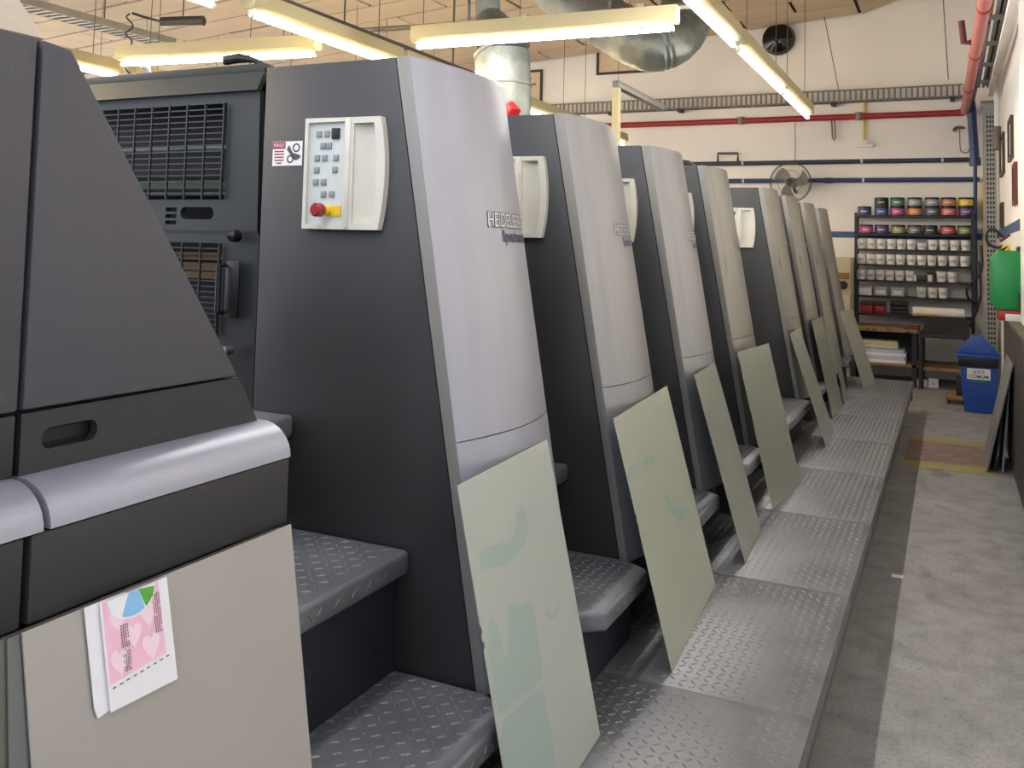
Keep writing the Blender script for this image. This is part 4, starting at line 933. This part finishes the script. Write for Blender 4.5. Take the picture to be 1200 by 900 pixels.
# ================================================================== bin
bi = thing('waste_bin', 'blue plastic waste bin with pitched lid and white label by the right wall', 'bin', (.285, 11.5, 0))
def frus(z0, x0, x1, y0, y1, z1, X0, X1, Y0_, Y1_):
    return MB().add([(x0, y0, z0), (x1, y0, z0), (x1, y1, z0), (x0, y1, z0), (X0, Y0_, z1), (X1, Y0_, z1), (X1, Y1_, z1), (X0, Y1_, z1)], [(3, 2, 1, 0), (4, 5, 6, 7), (0, 1, 5, 4), (1, 2, 6, 5), (2, 3, 7, 6), (3, 0, 4, 7)])
frus(0, .127, .443, 11.38, 11.62, .60, .075, .46, 11.33, 11.67).build('bin_body', m_binblue, bi, bevel=.015)
frus(.50, .076, .462, 11.325, 11.675, .60, .066, .47, 11.318, 11.682).build('bin_bag', m_blackp, bi, bevel=.004)
frus(.60, .056, .475, 11.31, 11.69, .64, .054, .477, 11.308, 11.692).build('lid_rim', m_binblue, bi, bevel=.006)
MB().prism([(.06, .64), (.47, .64), (.44, .70), (.31, .835), (.28, .845), (.25, .845), (.22, .83), (.09, .70)], 'y', 11.32, 11.68).build('pitched_lid', m_binblue, bi, bevel=.01)
MB().box(.276, .280, 11.348, 11.362, .05, .42).build('front_rib', m_binblue, bi)
lb = MB().add([(.155, 11.344, .365), (.385, 11.344, .365), (.385, 11.333, .485), (.155, 11.333, .485), (.155, 11.35, .365), (.385, 11.35, .365), (.385, 11.34, .485), (.155, 11.34, .485)], [(0, 1, 2, 3), (7, 6, 5, 4), (0, 4, 5, 1), (1, 5, 6, 2), (2, 6, 7, 3), (3, 7, 4, 0)]).build('label_plate', m_white, bi)
for body, z0, z1, x0, x1 in (('LIXO', .432, .470, .215, .325), ('COMUM', .380, .418, .175, .365)):
    remap(text_mb(body, 0, .02), lambda u, v, w: (x0+(x1-x0)*u, 11.344-.0916*((z0+(z1-z0)*v)-.365)-.0012, z0+(z1-z0)*v)).build('label_lettering', m_ink, lb, smooth=False, fix=False)
MB().box(.20, .34, 11.347, 11.352, .335, .355).build('green_strip', m_green, bi)
dy = thing('floor_dolly', 'dark low dolly with a box on the floor left of the blue bin', 'dolly', (.03, 12.1, 0))
MB().box(-.06, .15, 11.85, 12.4, .05, .09).build('deck', m_brown, dy, bevel=.006)
for x in (-.03, .12):
    for y in (11.9, 12.33): MB().cyl((x-.015, y, .025), (x+.015, y, .025), .025, 12).build('wheel', m_blackp, dy)
MB().box(.05, .14, 11.95, 12.2, .09, .30).build('box', m_blackm, dy, bevel=.006)

# ================================================================== cabinet at the right wall
cb_ = thing('wall_cabinet', 'long dark board-fronted cabinet along the right wall at picture edge', 'cabinet', (.5, 8, 0))
MB().box(.445, .568, 5.6, 9.48, 0, 1.16).build('carcass', m_cab, cb_)
y = 5.6
while y < 9.4:
    MB().box(.43, .447, y+.004, y+.38, .03, 1.15).build('front_board', m_cab, cb_, bevel=.004); y += .388
MB().box(.42, .568, 5.58, 9.50, 1.16, 1.19).build('cabinet_top', m_cabtop, cb_, bevel=.004)
def lean(label, pts, mt, th=.012):
    P = [Vector(p) for p in pts]; n = (P[1]-P[0]).cross(P[3]-P[0]).normalized()*th
    o = MB().add([p for p in P]+[p+n for p in P], [(3, 2, 1, 0), (4, 5, 6, 7), (0, 1, 5, 4), (1, 2, 6, 5), (2, 3, 7, 6), (3, 0, 4, 7)]).build('leaning_board', mt, at=pts[0], bevel=.002)
    tag(o, label, 'board', 'boards leaning on the dark cabinet')
lean('pale steel board, outermost of those leaning on the dark cabinet', [(.245, 8.31, .002), (.245, 9.0, .002), (.415, 8.75, .90), (.415, 7.95, .90)], m_steelbrd)
lean('dark board between the pale board and the cabinet', [(.30, 8.35, .002), (.30, 9.0, .002), (.41, 8.9, .86), (.41, 8.25, .86)], m_cab)
lean('white-edged board standing closest to the dark cabinet', [(.36, 8.36, .002), (.36, 9.0, .002), (.415, 8.95, .80), (.415, 8.30, .80)], m_tublab)
rb = thing('red_box', 'red box with white lid on the dark cabinet, under the green canister', 'box', (.46, 8.7, 1.19))
MB().box(.355, .55, 8.55, 8.95, 1.19, 1.27).build('box_body', m_redbox, rb, bevel=.004)
MB().box(.40, .55, 8.50, 8.55, 1.19, 1.245).build('white_flap', m_white, rb, bevel=.003)
gc = thing('green_canister', 'green plastic canister with chamfered corners and yellow cap at right edge', 'canister', (.43, 8.75, 1.27))
MB().prism([(.30, 1.325), (.345, 1.27), (.568, 1.27), (.568, 1.765), (.355, 1.765), (.30, 1.70)], 'y', 8.58, 8.92).build('tank', m_green, gc, bevel=.012)
MB().prism([(.325, 1.70), (.40, 1.81), (.44, 1.81), (.45, 1.765), (.36, 1.765)], 'y', 8.66, 8.84).build('yellow_cap', m_yellow, gc, bevel=.006)
MB().box(.495, .568, 8.572, 8.582, 1.29, 1.42).build('label_recess', m_roller, gc)
MB().box(.50, .568, 8.60, 8.88, 1.765, 1.80).build('rear_lid', m_blackp, gc, bevel=.004)
MB().tube(smooth_path([(.40, 8.75, 1.80), (.34, 8.75, 1.79), (.285, 8.75, 1.83), (.272, 8.75, 1.90), (.30, 8.75, 1.94), (.35, 8.75, 1.93), (.40, 8.75, 1.875)]), .013, 10).build('black_hose', m_blackp, gc)
MB().tube([(.375, 8.75, 1.845), (.45, 8.75, 1.90)], [.016, .012], 10).build('hose_grip', m_cocoa, gc)
ps = MB().box(-.29, -.235, 5.36, 5.40, .0005, .004)
tag(ps.build('paper_scrap', m_paper, smooth=False), 'tiny white paper scrap on the floor beside the walkway', 'scrap')
